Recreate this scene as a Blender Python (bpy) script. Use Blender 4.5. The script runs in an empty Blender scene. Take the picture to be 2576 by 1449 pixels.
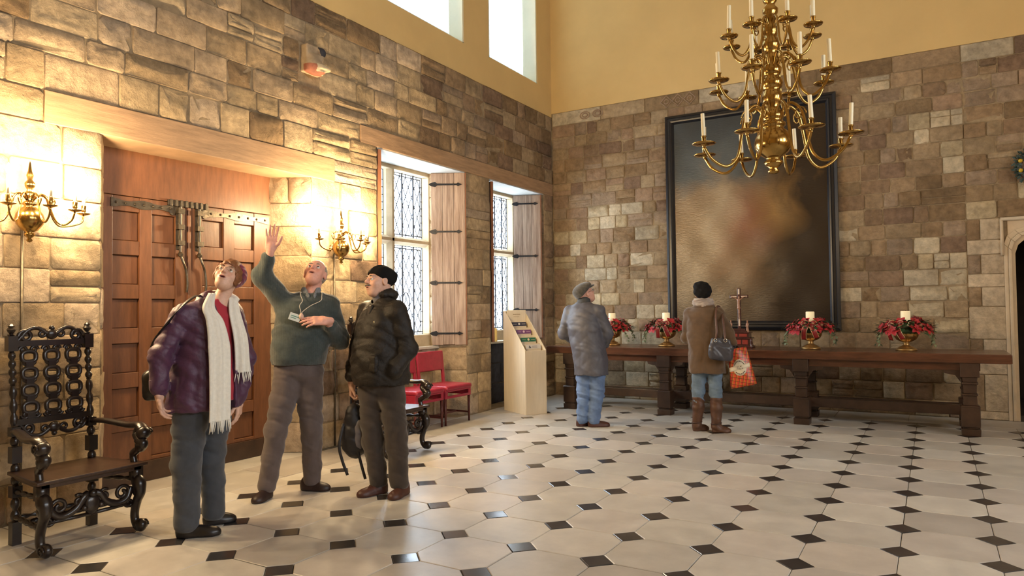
import bpy, bmesh, math, random
import numpy as np
from mathutils import Vector, Matrix, Euler
PI = math.pi
SC = bpy.context.scene
COL = SC.collection
# ------------------------------------------------------------------ camera
YAW, PITCH, ROLL, FPX = 0.536317, 0.0293521, -0.0115306, 1781.03
CAM = Vector((5.4033, -10.4410, 1.4202))
_f = Vector((-math.sin(YAW)*math.cos(PITCH), math.cos(YAW)*math.cos(PITCH), math.sin(PITCH)))
_r = Vector((math.cos(YAW), math.sin(YAW), 0))
_u = _r.cross(_f)
_r2 = _r*math.cos(ROLL) + _u*math.sin(ROLL)
_u2 = -_r*math.sin(ROLL) + _u*math.cos(ROLL)
cam_data = bpy.data.cameras.new('camera')
cam = bpy.data.objects.new('camera', cam_data); COL.objects.link(cam)
M = Matrix.Identity(4)
for i in range(3):
    M[i][0] = _r2[i]; M[i][1] = _u2[i]; M[i][2] = -_f[i]; M[i][3] = CAM[i]
cam.matrix_world = M
cam_data.sensor_width = 36.0
cam_data.lens = FPX/2576*36
cam_data.clip_start = 0.05
SC.camera = cam
# ------------------------------------------------------------------ view
SC.view_settings.view_transform = 'Standard'
SC.view_settings.look = 'None'
SC.view_settings.exposure = -0.2
SC.view_settings.gamma = 1.0
SC.view_settings.use_curve_mapping = False
# ------------------------------------------------------------------ overcast sky
W = bpy.data.worlds.new('overcast_sky'); SC.world = W; W.use_nodes = True
wn = W.node_tree.nodes; wl = W.node_tree.links
bg = wn['Background']
bg.inputs['Color'].default_value = (0.80, 0.90, 1.0, 1)
bg.inputs['Strength'].default_value = 29.0
def portal(name, loc, direction, sx, sy):
    """light portal in a window opening: only guides the sky light, gives none of its own"""
    L = bpy.data.lights.new(name, 'AREA'); L.shape = 'RECTANGLE'; L.size = sx; L.size_y = sy
    L.cycles.is_portal = True
    o = bpy.data.objects.new(name, L); COL.objects.link(o); o.location = loc
    o.rotation_euler = Vector(direction).to_track_quat('-Z', 'Y').to_euler()
    return o
SCP, SCR = 62.0, 11.0                          # watts per wall-light bulb: near side, and the added far side
portal('daylight_portal', (-0.74, -3.44, 2.1), (1, 0, 0), 1.6, 2.3)
portal('daylight_portal', (-0.74, -1.10, 2.1), (1, 0, 0), 1.6, 2.3)
portal('daylight_portal', (-0.78, -1.21, 6.3), (1, 0, 0), 1.6, 2.6)
portal('daylight_portal', (-0.78, -3.70, 6.3), (1, 0, 0), 2.4, 2.6)
for y_ in (-5.2, -8.0, -10.8): portal('daylight_portal', (10.62, y_, 4.0), (-1, 0, 0), 1.1, 2.0)  # sky portals for the added windows of the right wall
# ------------------------------------------------------------------ helpers
def tag(o, label=None, cat=None, group=None, kind=None):
    if label: o['label'] = label
    if cat: o['category'] = cat
    if group: o['group'] = group
    if kind: o['kind'] = kind
    return o
def empty(name, loc=(0, 0, 0), rz=0.0, parent=None):
    o = bpy.data.objects.new(name, None); COL.objects.link(o)
    o.location = loc; o.rotation_euler = (0, 0, rz); o.empty_display_size = 0.1
    if parent: o.parent = parent
    return o
def mesh_obj(name, me, parent=None, loc=None):
    o = bpy.data.objects.new(name, me); COL.objects.link(o)
    if parent: o.parent = parent
    if loc is not None: o.location = loc
    return o
def copy_tree(o, parent=None):
    c = o.copy(); COL.objects.link(c)
    if parent: c.parent = parent
    for ch in list(o.children):
        copy_tree(ch, c)
    return c
class MB:
    """collects faces for ONE mesh"""
    def __init__(s): s.v = []; s.f = []; s.m = []; s.cur = 0; s.T = None
    def add(s, vs, fs):
        b = len(s.v)
        for p in vs:
            p = Vector(p)
            if s.T is not None: p = s.T @ p
            s.v.append(p)
        for f in fs:
            s.f.append([b+i for i in f]); s.m.append(s.cur)
        return s
    def box(s, a, b, R=None, c=None):
        x0, y0, z0 = a; x1, y1, z1 = b
        vs = [(x0,y0,z0),(x1,y0,z0),(x1,y1,z0),(x0,y1,z0),(x0,y0,z1),(x1,y0,z1),(x1,y1,z1),(x0,y1,z1)]
        if R is not None:
            c = Vector(c if c is not None else ((x0+x1)/2,(y0+y1)/2,(z0+z1)/2))
            vs = [R @ (Vector(p)-c) + c for p in vs]
        return s.add(vs, [(0,3,2,1),(4,5,6,7),(0,1,5,4),(1,2,6,5),(2,3,7,6),(3,0,4,7)])
    def tube(s, pts, rad, n=10, cap=True, flat=None):
        pts = [Vector(p) for p in pts]
        if not hasattr(rad, '__len__'): rad = [rad]*len(pts)
        rings = []; up = None
        for i, p in enumerate(pts):
            t = (pts[min(i+1, len(pts)-1)] - pts[max(i-1, 0)])
            t = t.normalized() if t.length > 1e-9 else Vector((0,0,1))
            if up is None:
                up = Vector((0,0,1)) if abs(t.z) < 0.9 else Vector((1,0,0))
            a = t.cross(up)
            if a.length < 1e-6: a = t.orthogonal()
            a.normalize(); b = a.cross(t); b.normalize(); up = b
            fa, fb = flat if flat else (1, 1)
            rings.append([p + (a*math.cos(2*PI*k/n)*fa + b*math.sin(2*PI*k/n)*fb)*rad[i] for k in range(n)])
        vs = [q for r in rings for q in r]; fs = []
        for i in range(len(rings)-1):
            for k in range(n):
                k2 = (k+1) % n
                fs.append((i*n+k, i*n+k2, (i+1)*n+k2, (i+1)*n+k))
        if cap:
            fs.append(tuple(range(n-1, -1, -1))); fs.append(tuple((len(rings)-1)*n+k for k in range(n)))
        return s.add(vs, fs)
    def lathe(s, prof, n=16, c=(0,0,0), lobes=0, amp=0.0, axis=None):
        c = Vector(c); vs = []; fs = []
        R = Vector(axis).to_track_quat('Z', 'Y').to_matrix() if axis is not None else None
        for r, z in prof:
            for k in range(n):
                a = 2*PI*k/n
                rr = r*(1+amp*abs(math.sin(lobes*a/2))) if lobes else r
                p = Vector((rr*math.cos(a), rr*math.sin(a), z))
                vs.append((R @ p if R else p) + c)
        for i in range(len(prof)-1):
            for k in range(n):
                k2 = (k+1) % n
                fs.append((i*n+k, i*n+k2, (i+1)*n+k2, (i+1)*n+k))
        if prof[0][0] > 1e-5: fs.append(tuple(range(n-1, -1, -1)))
        if prof[-1][0] > 1e-5: fs.append(tuple((len(prof)-1)*n+k for k in range(n)))
        return s.add(vs, fs)
    def ball(s, c, r, n=12, m=8, sc=(1,1,1)):
        return s.add(*MB._ball(c, r, n, m, sc))
    @staticmethod
    def _ball(c, r, n, m, sc):
        vs = [Vector((c[0], c[1], c[2]-r*sc[2]))]; fs = []
        for j in range(1, m):
            t = -PI/2 + PI*j/m
            for k in range(n):
                a = 2*PI*k/n
                vs.append(Vector((c[0]+r*sc[0]*math.cos(t)*math.cos(a), c[1]+r*sc[1]*math.cos(t)*math.sin(a), c[2]+r*sc[2]*math.sin(t))))
        vs.append(Vector((c[0], c[1], c[2]+r*sc[2])))
        for k in range(n):
            fs.append((0, 1+(k+1) % n, 1+k))
        for j in range(m-2):
            for k in range(n):
                k2 = (k+1) % n
                fs.append((1+j*n+k, 1+j*n+k2, 1+(j+1)*n+k2, 1+(j+1)*n+k))
        L = len(vs)-1; b = 1+(m-2)*n
        for k in range(n):
            fs.append((b+k, b+(k+1) % n, L))
        return vs, fs
    def prism(s, poly, d, o=(0,0,0), U=(1,0,0), V=(0,1,0)):
        """polygon in the U,V plane at o, extruded by vector d"""
        o = Vector(o); U = Vector(U); V = Vector(V); d = Vector(d); n = len(poly)
        vs = [o+U*a+V*b for a, b in poly]; vs += [p+d for p in vs]
        fs = [tuple(range(n-1, -1, -1)), tuple(range(n, 2*n))]
        for k in range(n):
            k2 = (k+1) % n
            fs.append((k, k2, n+k2, n+k))
        return s.add(vs, fs)
    def sheet(s, rows, thick=0.0):
        """grid of points rows[i][j]; closed slab if thick"""
        R = len(rows); Cn = len(rows[0]); P = [[Vector(p) for p in r] for r in rows]
        vs = [p for r in P for p in r]; fs = []
        for i in range(R-1):
            for j in range(Cn-1):
                fs.append((i*Cn+j, i*Cn+j+1, (i+1)*Cn+j+1, (i+1)*Cn+j))
        if thick:
            nb = len(vs)
            for i in range(R):
                for j in range(Cn):
                    du = P[min(i+1,R-1)][j]-P[max(i-1,0)][j]; dv = P[i][min(j+1,Cn-1)]-P[i][max(j-1,0)]
                    nn = dv.cross(du)
                    nn = nn.normalized() if nn.length > 1e-12 else Vector((0,0,1))
                    vs.append(P[i][j]+nn*thick)
            fs2 = [tuple(nb+q for q in reversed(f)) for f in fs]
            ring = [(0, j) for j in range(Cn)] + [(i, Cn-1) for i in range(1, R)] + [(R-1, j) for j in range(Cn-2, -1, -1)] + [(i, 0) for i in range(R-2, 0, -1)]
            ids = [i*Cn+j for i, j in ring]
            for q in range(len(ids)):
                a, b = ids[q], ids[(q+1) % len(ids)]
                fs2.append((a, nb+a, nb+b, b))
            fs += fs2
        return s.add(vs, fs)
    def build(s, name, mats, parent=None, loc=None, smooth=False, bevel=0.0, sub=0, fix=True, angle=None):
        me = bpy.data.meshes.new(name)
        me.from_pydata([tuple(p) for p in s.v], [], s.f)
        for mt in (mats if isinstance(mats, (list, tuple)) else [mats]): me.materials.append(mt)
        if any(s.m): me.polygons.foreach_set('material_index', s.m)
        if fix:
            bm = bmesh.new(); bm.from_mesh(me)
            bmesh.ops.recalc_face_normals(bm, faces=bm.faces); bm.to_mesh(me); bm.free()
        if smooth: me.polygons.foreach_set('use_smooth', [True]*len(me.polygons))
        o = mesh_obj(name, me, parent, loc)
        if bevel:
            b = o.modifiers.new('edge', 'BEVEL'); b.width = bevel; b.segments = 2; b.limit_method = 'ANGLE'; b.angle_limit = 0.6
        if sub:
            b = o.modifiers.new('smooth', 'SUBSURF'); b.levels = sub; b.render_levels = sub
        if angle is not None and smooth:
            me.set_sharp_from_angle(angle=angle)
        return o
def rotz(a): return Matrix.Rotation(a, 3, 'Z')
def rotx(a): return Matrix.Rotation(a, 3, 'X')
def roty(a): return Matrix.Rotation(a, 3, 'Y')
def bez(pts, n=8):
    """Catmull-Rom through points"""
    P = [Vector(p) for p in pts]; P = [P[0]*2-P[1]] + P + [P[-1]*2-P[-2]]; out = []
    for i in range(1, len(P)-2):
        for k in range(n):
            t = k/n
            out.append(0.5*((2*P[i]) + (P[i+1]-P[i-1])*t + (2*P[i-1]-5*P[i]+4*P[i+1]-P[i+2])*t*t + (3*P[i]-P[i-1]-3*P[i+1]+P[i+2])*t**3))
    out.append(P[-2]); return out
def px_area(p, sx, sy):
    """rough size a piece at p shows at"""
    d = (Vector(p)-CAM); z = d.dot(_f)
    if z < 0.2: return 0
    x = d.dot(_r2)/z*FPX; y = d.dot(_u2)/z*FPX
    if abs(x) > 1500 or abs(y) > 900: return 0
    return sx*sy/(z*z)
# ------------------------------------------------------------------ materials
MT = {}
def mat(name, col, rough=0.6, metal=0.0, var=0.0, scale=20.0, bump=0.0, bscale=None, col2=None, attr=False, spec=0.5, patch=0.0, obj_rand=0.0, stretch=None, emis=None, estr=0.0, coat=0.0, sheen=0.0, detail=4.0, rvar=0.0, wave=None):
    if name in MT: return MT[name]
    m = bpy.data.materials.new(name); m.use_nodes = True; MT[name] = m
    n = m.node_tree.nodes; l = m.node_tree.links; b = n['Principled BSDF']
    b.inputs['Roughness'].default_value = rough; b.inputs['Metallic'].default_value = metal
    b.inputs['Specular IOR Level'].default_value = spec
    if coat: b.inputs['Coat Weight'].default_value = coat; b.inputs['Coat Roughness'].default_value = 0.15
    if sheen: b.inputs['Sheen Weight'].default_value = sheen
    col = tuple(col) + (1,)
    tc = n.new('ShaderNodeTexCoord'); src = tc.outputs['Object']
    if stretch:
        mp = n.new('ShaderNodeMapping'); mp.inputs['Scale'].default_value = stretch; l.new(src, mp.inputs['Vector']); src = mp.outputs['Vector']
    cur = None
    if attr:
        a = n.new('ShaderNodeAttribute'); a.attribute_name = 'Col'; cur = a.outputs['Color']
        l.new(cur, b.inputs['Base Color'])
    else: b.inputs['Base Color'].default_value = col
    if var > 0:
        ns = n.new('ShaderNodeTexNoise'); ns.inputs['Scale'].default_value = scale; ns.inputs['Detail'].default_value = detail; ns.inputs['Roughness'].default_value = 0.62
        l.new(src, ns.inputs['Vector'])
        rp = n.new('ShaderNodeValToRGB'); rp.color_ramp.elements[0].position = 0.32; rp.color_ramp.elements[1].position = 0.68
        if attr:
            rp.color_ramp.elements[0].color = (1-var, 1-var, 1-var, 1); rp.color_ramp.elements[1].color = (1+var*0.5,)*3 + (1,)
            mx = n.new('ShaderNodeMix'); mx.data_type = 'RGBA'; mx.blend_type = 'MULTIPLY'; mx.inputs[0].default_value = 1
            l.new(cur, mx.inputs[6]); l.new(rp.outputs[0], mx.inputs[7]); cur = mx.outputs[2]
        else:
            c2 = tuple(col2)+(1,) if col2 else tuple(c*(1-var) for c in col[:3])+(1,)
            rp.color_ramp.elements[0].color = c2; rp.color_ramp.elements[1].color = col; cur = rp.outputs[0]
        l.new(ns.outputs['Fac'], rp.inputs['Fac'])
        l.new(cur, b.inputs['Base Color'])
        if rvar:
            mr = n.new('ShaderNodeMapRange'); mr.inputs['To Min'].default_value = max(0.02, rough-rvar); mr.inputs['To Max'].default_value = min(1, rough+rvar)
            l.new(ns.outputs['Fac'], mr.inputs['Value']); l.new(mr.outputs[0], b.inputs['Roughness'])
    if patch and cur is not None:                # slow weathering across neighbouring pieces
        n3 = n.new('ShaderNodeTexNoise'); n3.inputs['Scale'].default_value = 2.3; n3.inputs['Detail'].default_value = 5; n3.inputs['Roughness'].default_value = 0.6; l.new(src, n3.inputs['Vector'])
        m3 = n.new('ShaderNodeMapRange'); m3.inputs['From Min'].default_value = .33; m3.inputs['From Max'].default_value = .67; m3.inputs['To Min'].default_value = 1-patch; m3.inputs['To Max'].default_value = 1+patch*.4; l.new(n3.outputs['Fac'], m3.inputs['Value'])
        x3 = n.new('ShaderNodeVectorMath'); x3.operation = 'SCALE'; l.new(cur, x3.inputs[0]); l.new(m3.outputs[0], x3.inputs['Scale']); cur = x3.outputs[0]; l.new(cur, b.inputs['Base Color'])
    if obj_rand:
        oi = n.new('ShaderNodeObjectInfo'); hs = n.new('ShaderNodeHueSaturation')
        mr = n.new('ShaderNodeMapRange'); mr.inputs['To Min'].default_value = 1-obj_rand; mr.inputs['To Max'].default_value = 1+obj_rand
        l.new(oi.outputs['Random'], mr.inputs['Value']); l.new(mr.outputs[0], hs.inputs['Value'])
        if cur: l.new(cur, hs.inputs['Color'])
        else: hs.inputs['Color'].default_value = col
        l.new(hs.outputs[0], b.inputs['Base Color'])
    if bump or wave:
        bp = n.new('ShaderNodeBump'); bp.inputs['Strength'].default_value = bump or 0.5; bp.inputs['Distance'].default_value = 0.028
        if wave:
            w = n.new('ShaderNodeTexWave'); w.bands_direction = wave[0]; w.inputs['Scale'].default_value = wave[1]; w.inputs['Distortion'].default_value = wave[2]
            l.new(src, w.inputs['Vector']); l.new(w.outputs['Fac'], bp.inputs['Height'])
        else:
            n2 = n.new('ShaderNodeTexNoise'); n2.inputs['Scale'].default_value = bscale or scale*1.7; n2.inputs['Detail'].default_value = 8; n2.inputs['Roughness'].default_value = 0.70
            l.new(src, n2.inputs['Vector']); l.new(n2.outputs['Fac'], bp.inputs['Height'])
        l.new(bp.outputs[0], b.inputs['Normal'])
    if emis:
        b.inputs['Emission Color'].default_value = tuple(emis)+(1,); b.inputs['Emission Strength'].default_value = estr
    return m
mat('stone', (.5,.4,.28), 0.9, attr=True, var=0.30, scale=13.0, bump=1.0, bscale=13, spec=0.15, detail=7.0, patch=0.22)
mat('mortar', (.38,.285,.175), 0.95, var=0.3, scale=14, bump=0.5, spec=0.1, patch=0.22)
mat('plaster', (.60,.425,.185), 0.85, var=0.10, scale=1.3, bump=0.05, bscale=8, spec=0.2)
mat('reveal_paint', (.66,.62,.46), 0.8, var=0.08, scale=3)
mat('tile_pale', (.55,.5,.42), 0.38, attr=True, var=0.14, scale=5, bump=0.06, bscale=14, rvar=0.12)
mat('tile_black', (.020,.019,.021), 0.22, var=0.5, scale=9, col2=(.045,.042,.042), rvar=0.08)
mat('joint', (.10,.085,.07), 0.95, var=0.3, scale=30)
mat('beam_wood', (.40,.25,.14), 0.7, var=0.35, scale=3, stretch=(1,1,9), bump=0.15, bscale=10)
mat('door_oak', (.17,.066,.026), 0.42, var=0.35, scale=4, stretch=(6,6,1), bump=0.08, obj_rand=0.12)
mat('dark_oak', (.060,.030,.017), 0.38, var=0.5, scale=6, bump=0.10)
mat('chair_black', (.017,.010,.008), 0.30, var=0.4, scale=14, coat=0.12)
mat('table_oak', (.115,.042,.020), 0.25, var=0.5, scale=3.5, stretch=(1,7,7), bump=0.06, coat=0.15)
mat('shutter_wood', (.37,.265,.19), 0.75, var=0.45, scale=2.4, stretch=(12,12,0.8), col2=(.17,.105,.07), bump=0.2, bscale=12, obj_rand=0.12)
mat('shutter_edge', (.20,.075,.03), 0.6, var=0.3, scale=8)
mat('iron', (.030,.030,.034), 0.45, metal=0.7, var=0.3, scale=40, bump=0.1)
mat('old_iron', (.13,.105,.075), 0.38, metal=0.8, var=0.4, scale=30, bump=0.12)
mat('brass', (.45,.28,.085), 0.19, metal=1.0, var=0.25, scale=9, rvar=0.05)
mat('lead', (.055,.06,.075), 0.6, metal=0.5)
mat('white_wood', (.72,.63,.48), 0.5, var=0.10, scale=3, stretch=(8,8,1))
mat('ceiling_plaster', (.62,.52,.36), 0.9)
# ================================================================== SETTING
random.seed(7)
P = 0.487; OX, OY = 2.76616, -6.74982          # tile pitch and lattice origin
XR, YF, ZC = 10.5, -15.0, 8.0                  # far sides of the hall, behind the photographer
# ---- floor
fl = MB().box((-0.55, YF, -0.12), (XR, 0.6, -0.012)).build('floor', MT['joint']); tag(fl, 'pale octagonal flagstones with small black diamond insets', None, None, 'structure')
def clip(poly, ax, val, keep_gt):
    out = []
    for i in range(len(poly)):
        a, b = poly[i-1], poly[i]
        ia = (a[ax] > val) == keep_gt; ib = (b[ax] > val) == keep_gt
        if ia != ib:
            t = (val-a[ax])/(b[ax]-a[ax]); out.append((a[0]+(b[0]-a[0])*t, a[1]+(b[1]-a[1])*t))
        if ib: out.append(b)
    return out
BX, BY = 0.575, -0.62                          # plain border slabs lie beyond these lines
def tile_mesh(mb, poly, z, tilt, depth=0.03, bev=0.003):
    cx = sum(p[0] for p in poly)/len(poly); cy = sum(p[1] for p in poly)/len(poly); n = len(poly)
    def h(p): return z+tilt[0]*(p[0]-cx)+tilt[1]*(p[1]-cy)
    out = [(p[0], p[1], h(p)-bev) for p in poly]
    inn = []
    for p in poly:
        d = Vector((p[0]-cx, p[1]-cy)); L = max(d.length, 1e-6)
        q = (p[0]-d.x/L*bev*1.6, p[1]-d.y/L*bev*1.6); inn.append((q[0], q[1], h(q)))
    bot = [(p[0], p[1], z-depth) for p in poly]
    fs = [tuple(2*n+k for k in range(n))]
    for k in range(n):
        k2 = (k+1) % n
        fs += [(k, k2, n+k2, n+k), (n+k, n+k2, 2*n+k2, 2*n+k)]
    mb.add(bot+out+inn, fs)
def inset_poly(poly, g):
    cx = sum(p[0] for p in poly)/len(poly); cy = sum(p[1] for p in poly)/len(poly)
    out = []
    for p in poly:
        d = Vector((cx-p[0], cy-p[1])); L = d.length
        out.append((p[0]+d.x/L*g, p[1]+d.y/L*g))
    return out
def set_col(me, col):
    ca = me.color_attributes.new('Col', 'FLOAT_COLOR', 'POINT')
    ca.data.foreach_set('color', list(col)*len(me.vertices) if not isinstance(col, np.ndarray) else col.ravel())
def tile_color():
    base = random.choice([(.60,.57,.51), (.55,.52,.47), (.57,.52,.46), (.62,.59,.53), (.52,.485,.44), (.58,.54,.49)])
    k = random.uniform(.72, .92); return tuple(c*k for c in base)+(1,)
hd = 0.213*P
pieces = []    # (px, kind, poly, colour)
for i in range(-6, 16):
    for j in range(-17, 14):
        cx, cy = OX+(i+.5)*P, OY+(j+.5)*P
        q = P/2-hd; hp = P/2
        poly = [(cx+a, cy+b) for a, b in ((hp,-q),(hp,q),(q,hp),(-q,hp),(-hp,q),(-hp,-q),(-q,-hp),(q,-hp))]
        poly = clip(poly, 0, BX, True)
        if len(poly) > 2: poly = clip(poly, 1, BY, False)
        if len(poly) > 2 and max(p[0] for p in poly)-min(p[0] for p in poly) > .05:
            pieces.append((px_area((cx, cy, 0), P, P), 'flagstone', poly))
        bxp, byp = OX+i*P, OY+j*P
        if bxp > BX+.1 and byp < BY-.05:
            pieces.append((px_area((bxp, byp, 0), P, P), 'black_inset', [(bxp+hd,byp),(bxp,byp+hd),(bxp-hd,byp),(bxp,byp-hd)]))
y = YF
while y < -0.05:                               # border along the left wall and the door recess
    L = random.uniform(.55, 1.0); y1 = min(y+L, 0)
    pieces.append((px_area((BX/2, (y+y1)/2, 0), .3, L), 'border_slab', [(0.02,y),(BX,y),(BX,y1),(0.02,y1)])); y = y1
x = BX
while x < XR:
    L = random.uniform(.5, .9)
    pieces.append((px_area((x, BY/2, 0), .3, L), 'border_slab', [(x,BY),(x+L,BY),(x+L,0),(x,0)])); x += L
for (ya, yb) in ((-7.44,-6.7),(-6.7,-6.0),(-6.0,-5.32),(-4.34,-3.6),(-3.6,-2.56),(-1.95,-1.1),(-1.1,-.3)):
    pieces.append((px_area((-.2, ya, 0), .3, .4), 'border_slab', [(-.5,ya),(0.02,ya),(0.02,yb),(-.5,yb)]))
for kind in ('flagstone', 'black_inset', 'border_slab'):
    sel = sorted([p for p in pieces if p[1] == kind], key=lambda p: -p[0])
    rest = MB(); restc = []
    for n_, (a, k, poly) in enumerate(sel):
        if a <= 0 and kind != 'border_slab' and n_ > 300: pass
        mb = MB() if n_ < 300 else rest
        nb = len(mb.v)
        g = random.uniform(.0014, .0032) if kind != 'black_inset' else .0014
        tile_mesh(mb, inset_poly(poly, g), random.uniform(-.0012, .0012), (random.uniform(-.004, .004), random.uniform(-.004, .004)))
        c = tile_color()
        if kind == 'border_slab': c = tuple(q*.92 for q in c[:3])+(1,)
        if n_ < 300:
            o = mb.build(kind, MT['tile_black' if kind == 'black_inset' else 'tile_pale'], fl, fix=False)
            if kind != 'black_inset': set_col(o.data, c)
        else: restc += [c]*(len(mb.v)-nb)
    if rest.v:
        o = rest.build(kind+'_field', MT['tile_black' if kind == 'black_inset' else 'tile_pale'], fl, fix=False); o['kind'] = 'stuff'
        set_col(o.data, np.array(restc, dtype=np.float32))
# ---- stone laying on any plane
LEFTC = [(0.489, 0.366, 0.22), (0.453, 0.336, 0.198), (0.517, 0.392, 0.242), (0.426, 0.305, 0.176), (0.472, 0.348, 0.22), (0.499, 0.383, 0.264)]
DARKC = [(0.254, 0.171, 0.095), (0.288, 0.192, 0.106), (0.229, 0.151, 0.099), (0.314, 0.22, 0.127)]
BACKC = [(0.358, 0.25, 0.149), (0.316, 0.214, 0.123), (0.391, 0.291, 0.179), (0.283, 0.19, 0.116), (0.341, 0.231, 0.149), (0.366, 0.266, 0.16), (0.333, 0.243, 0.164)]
PALEC = [(0.567, 0.465, 0.311), (0.531, 0.448, 0.319), (0.505, 0.404, 0.254), (0.585, 0.492, 0.343)]
class Masonry:
    def __init__(s, name, parent, origin, U, V, N, rough=0.010):
        s.name = name; s.parent = parent; s.o = Vector(origin); s.U = Vector(U); s.V = Vector(V); s.N = Vector(N); s.rough = rough; s.items = []
    def stone(s, u0, u1, v0, v1, col, gap=.007, proud=0.0, smooth=1.0):
        s.items.append((u0, u1, v0, v1, col, gap, proud, smooth))
    def geom(s, it):
        u0, u1, v0, v1, col, g, proud, sm = it
        w, h = u1-u0, v1-v0; j = min(w, h)*.05*sm; R = random.uniform
        c = min(w, h)*R(.05, .12)*min(sm, 1)+.003
        u0 += g; u1 -= g; v0 += g; v1 -= g
        ol = [(u0+c*R(.6,1.2), v0+R(-j,j)*.3), (u1-c*R(.6,1.2), v0+R(-j,j)*.3), (u1-R(0,j)*.4, v0+c*R(.6,1.2)), (u1-R(0,j)*.4, v1-c*R(.6,1.2)),
              (u1-c*R(.6,1.2), v1-R(-j,j)*.3), (u0+c*R(.6,1.2), v1-R(-j,j)*.3), (u0+R(0,j)*.4, v1-c*R(.6,1.2)), (u0+R(0,j)*.4, v0+c*R(.6,1.2))]
        cu, cv = (u0+u1)/2, (v0+v1)/2; rg = s.rough*sm
        def shrink(k, t): return [(p[0]+(cu-p[0])*min(1, k/max(abs(cu-p[0]), 1e-4)) if abs(cu-p[0]) > k else cu, p[1]+(cv-p[1])*min(1, k/max(abs(cv-p[1]), 1e-4)) if abs(cv-p[1]) > k else cv, t+R(-rg, rg)) for p in ol]
        A = [(p[0], p[1], -.03) for p in ol]; B_ = [(p[0], p[1], proud-.0025*sm-.001) for p in ol]; C_ = shrink(.007, proud); D_ = shrink(min(w, h)*.3, proud+rg*.5)
        pts = A+B_+C_+D_+[(cu+R(-.1,.1)*w, cv+R(-.1,.1)*h, proud+R(0, rg))]
        vs = [s.o+s.U*a+s.V*b+s.N*d for a, b, d in pts]; fs = []
        for r in range(3):
            for k in range(8):
                k2 = (k+1) % 8; fs.append((r*8+k, r*8+k2, r*8+8+k2, r*8+8+k))
        for k in range(8): fs.append((24+k, 24+(k+1) % 8, 32))
        return vs, fs
    def lay(s, limit=300, piece='stone'):
        def area(it):
            c = s.o+s.U*((it[0]+it[1])/2)+s.V*((it[2]+it[3])/2)
            return px_area(c, it[1]-it[0], it[3]-it[2])
        items = sorted(s.items, key=area, reverse=True); rest = MB(); rc = []
        flip = s.U.cross(s.V).dot(s.N) < 0
        for n_, it in enumerate(items):
            vs, fs = s.geom(it)
            if flip: fs = [tuple(reversed(f)) for f in fs]
            c = tuple(it[4])+(1,)
            if n_ < limit:
                mb = MB().add(vs, fs); o = mb.build(piece, MT['stone'], s.parent, smooth=True, fix=False); set_col(o.data, c)
            else:
                rest.add(vs, fs); rc += [c]*len(vs)
        if rest.v:
            o = rest.build(piece+'_infill', MT['stone'], s.parent, smooth=True, fix=False); o['kind'] = 'stuff'; set_col(o.data, np.array(rc, dtype=np.float32))
        return s
    def courses(s, zs, u0, u1, holes, wmin, wmax, palette, gap=.0035, split=.1, jit=.012, tone=None, smoothp=.35):
        for v0, v1 in zip(zs[:-1], zs[1:]):
            iv = [(u0, u1)]
            for (a, b, c, d) in holes:
                if c < v1-.02 and d > v0+.02:
                    nv = []
                    for (p, q) in iv:
                        if b <= p or a >= q: nv.append((p, q)); continue
                        if a > p+.04: nv.append((p, a))
                        if b < q-.04: nv.append((b, q))
                    iv = nv
            for (p, q) in iv:
                x = p
                while x < q-1e-4:
                    w = random.uniform(wmin, wmax)
                    if q-x-w < wmin*.7: w = q-x
                    pal = tone((x+w/2), (v0+v1)/2) if tone else palette
                    def colr():
                        k = random.uniform(.84, 1.12); return tuple(c*k for c in random.choice(pal))
                    sm = .35 if random.random() < smoothp else random.uniform(.8, 1.7)
                    pr = random.uniform(-.006, .008)
                    if random.random() < split and v1-v0 > .19:
                        m = (v0+v1)/2+random.uniform(-.03, .03)
                        s.stone(x, x+w, v0, m, colr(), gap, pr, sm); s.stone(x, x+w, m, v1, colr(), gap, random.uniform(-.006, .008), sm)
                    else: s.stone(x, x+w, v0, v1, colr(), gap, pr, sm)
                    x += w
# ---- left wall (plane x = 0): core with openings
D0, D1, DZ = -7.43, -5.315, 2.79                # doorway
A0, A1 = -4.33, -2.55                           # first window bay
E0, E1 = -1.95, -0.30                           # second window bay
WZ = 3.29; TOP = 4.60
H1 = (-5.0, -2.56); H0 = (-1.94, -0.485); HZ = 5.04
def core_boxes(mb, x0, x1, y0, y1, z0, z1, holes):
    ys = sorted({y0, y1, *[h[0] for h in holes], *[h[1] for h in holes]}); zs = sorted({z0, z1, *[h[2] for h in holes], *[h[3] for h in holes]})
    ys = [q for q in ys if y0 <= q <= y1]; zs = [q for q in zs if z0 <= q <= z1]
    for a, b in zip(ys[:-1], ys[1:]):
        for c, d in zip(zs[:-1], zs[1:]):
            my, mz = (a+b)/2, (c+d)/2
            if not any(h[0] < my < h[1] and h[2] < mz < h[3] for h in holes): mb.box((x0, a, c), (x1, b, d))
holesL = [(D0, D1, -.2, DZ), (A0, A1, 0.0, WZ), (E0, E1, 0.0, WZ)]
mb = MB(); core_boxes(mb, -0.8, -0.008, YF, 0.0, -.1, TOP, holesL)
wl_ = mb.build('wall_left', MT['mortar']); tag(wl_, 'honey coloured rubble stone wall with oak door and window bays', None, None, 'structure')
mb = MB(); core_boxes(mb, -0.8, 0.004, YF, 0.0, TOP, ZC, [(H1[0], H1[1], HZ, 7.6), (H0[0], H0[1], HZ, 7.6)])
mb.build('plaster', MT['plaster'], wl_)
zsL = [0, .27, .55, .80, 1.02, 1.27, 1.50, 1.74, 1.97, 2.25, 2.51, 2.79, 3.02, 3.29, 3.48, 3.70, 3.93, 4.13, 4.36, 4.60]
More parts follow.
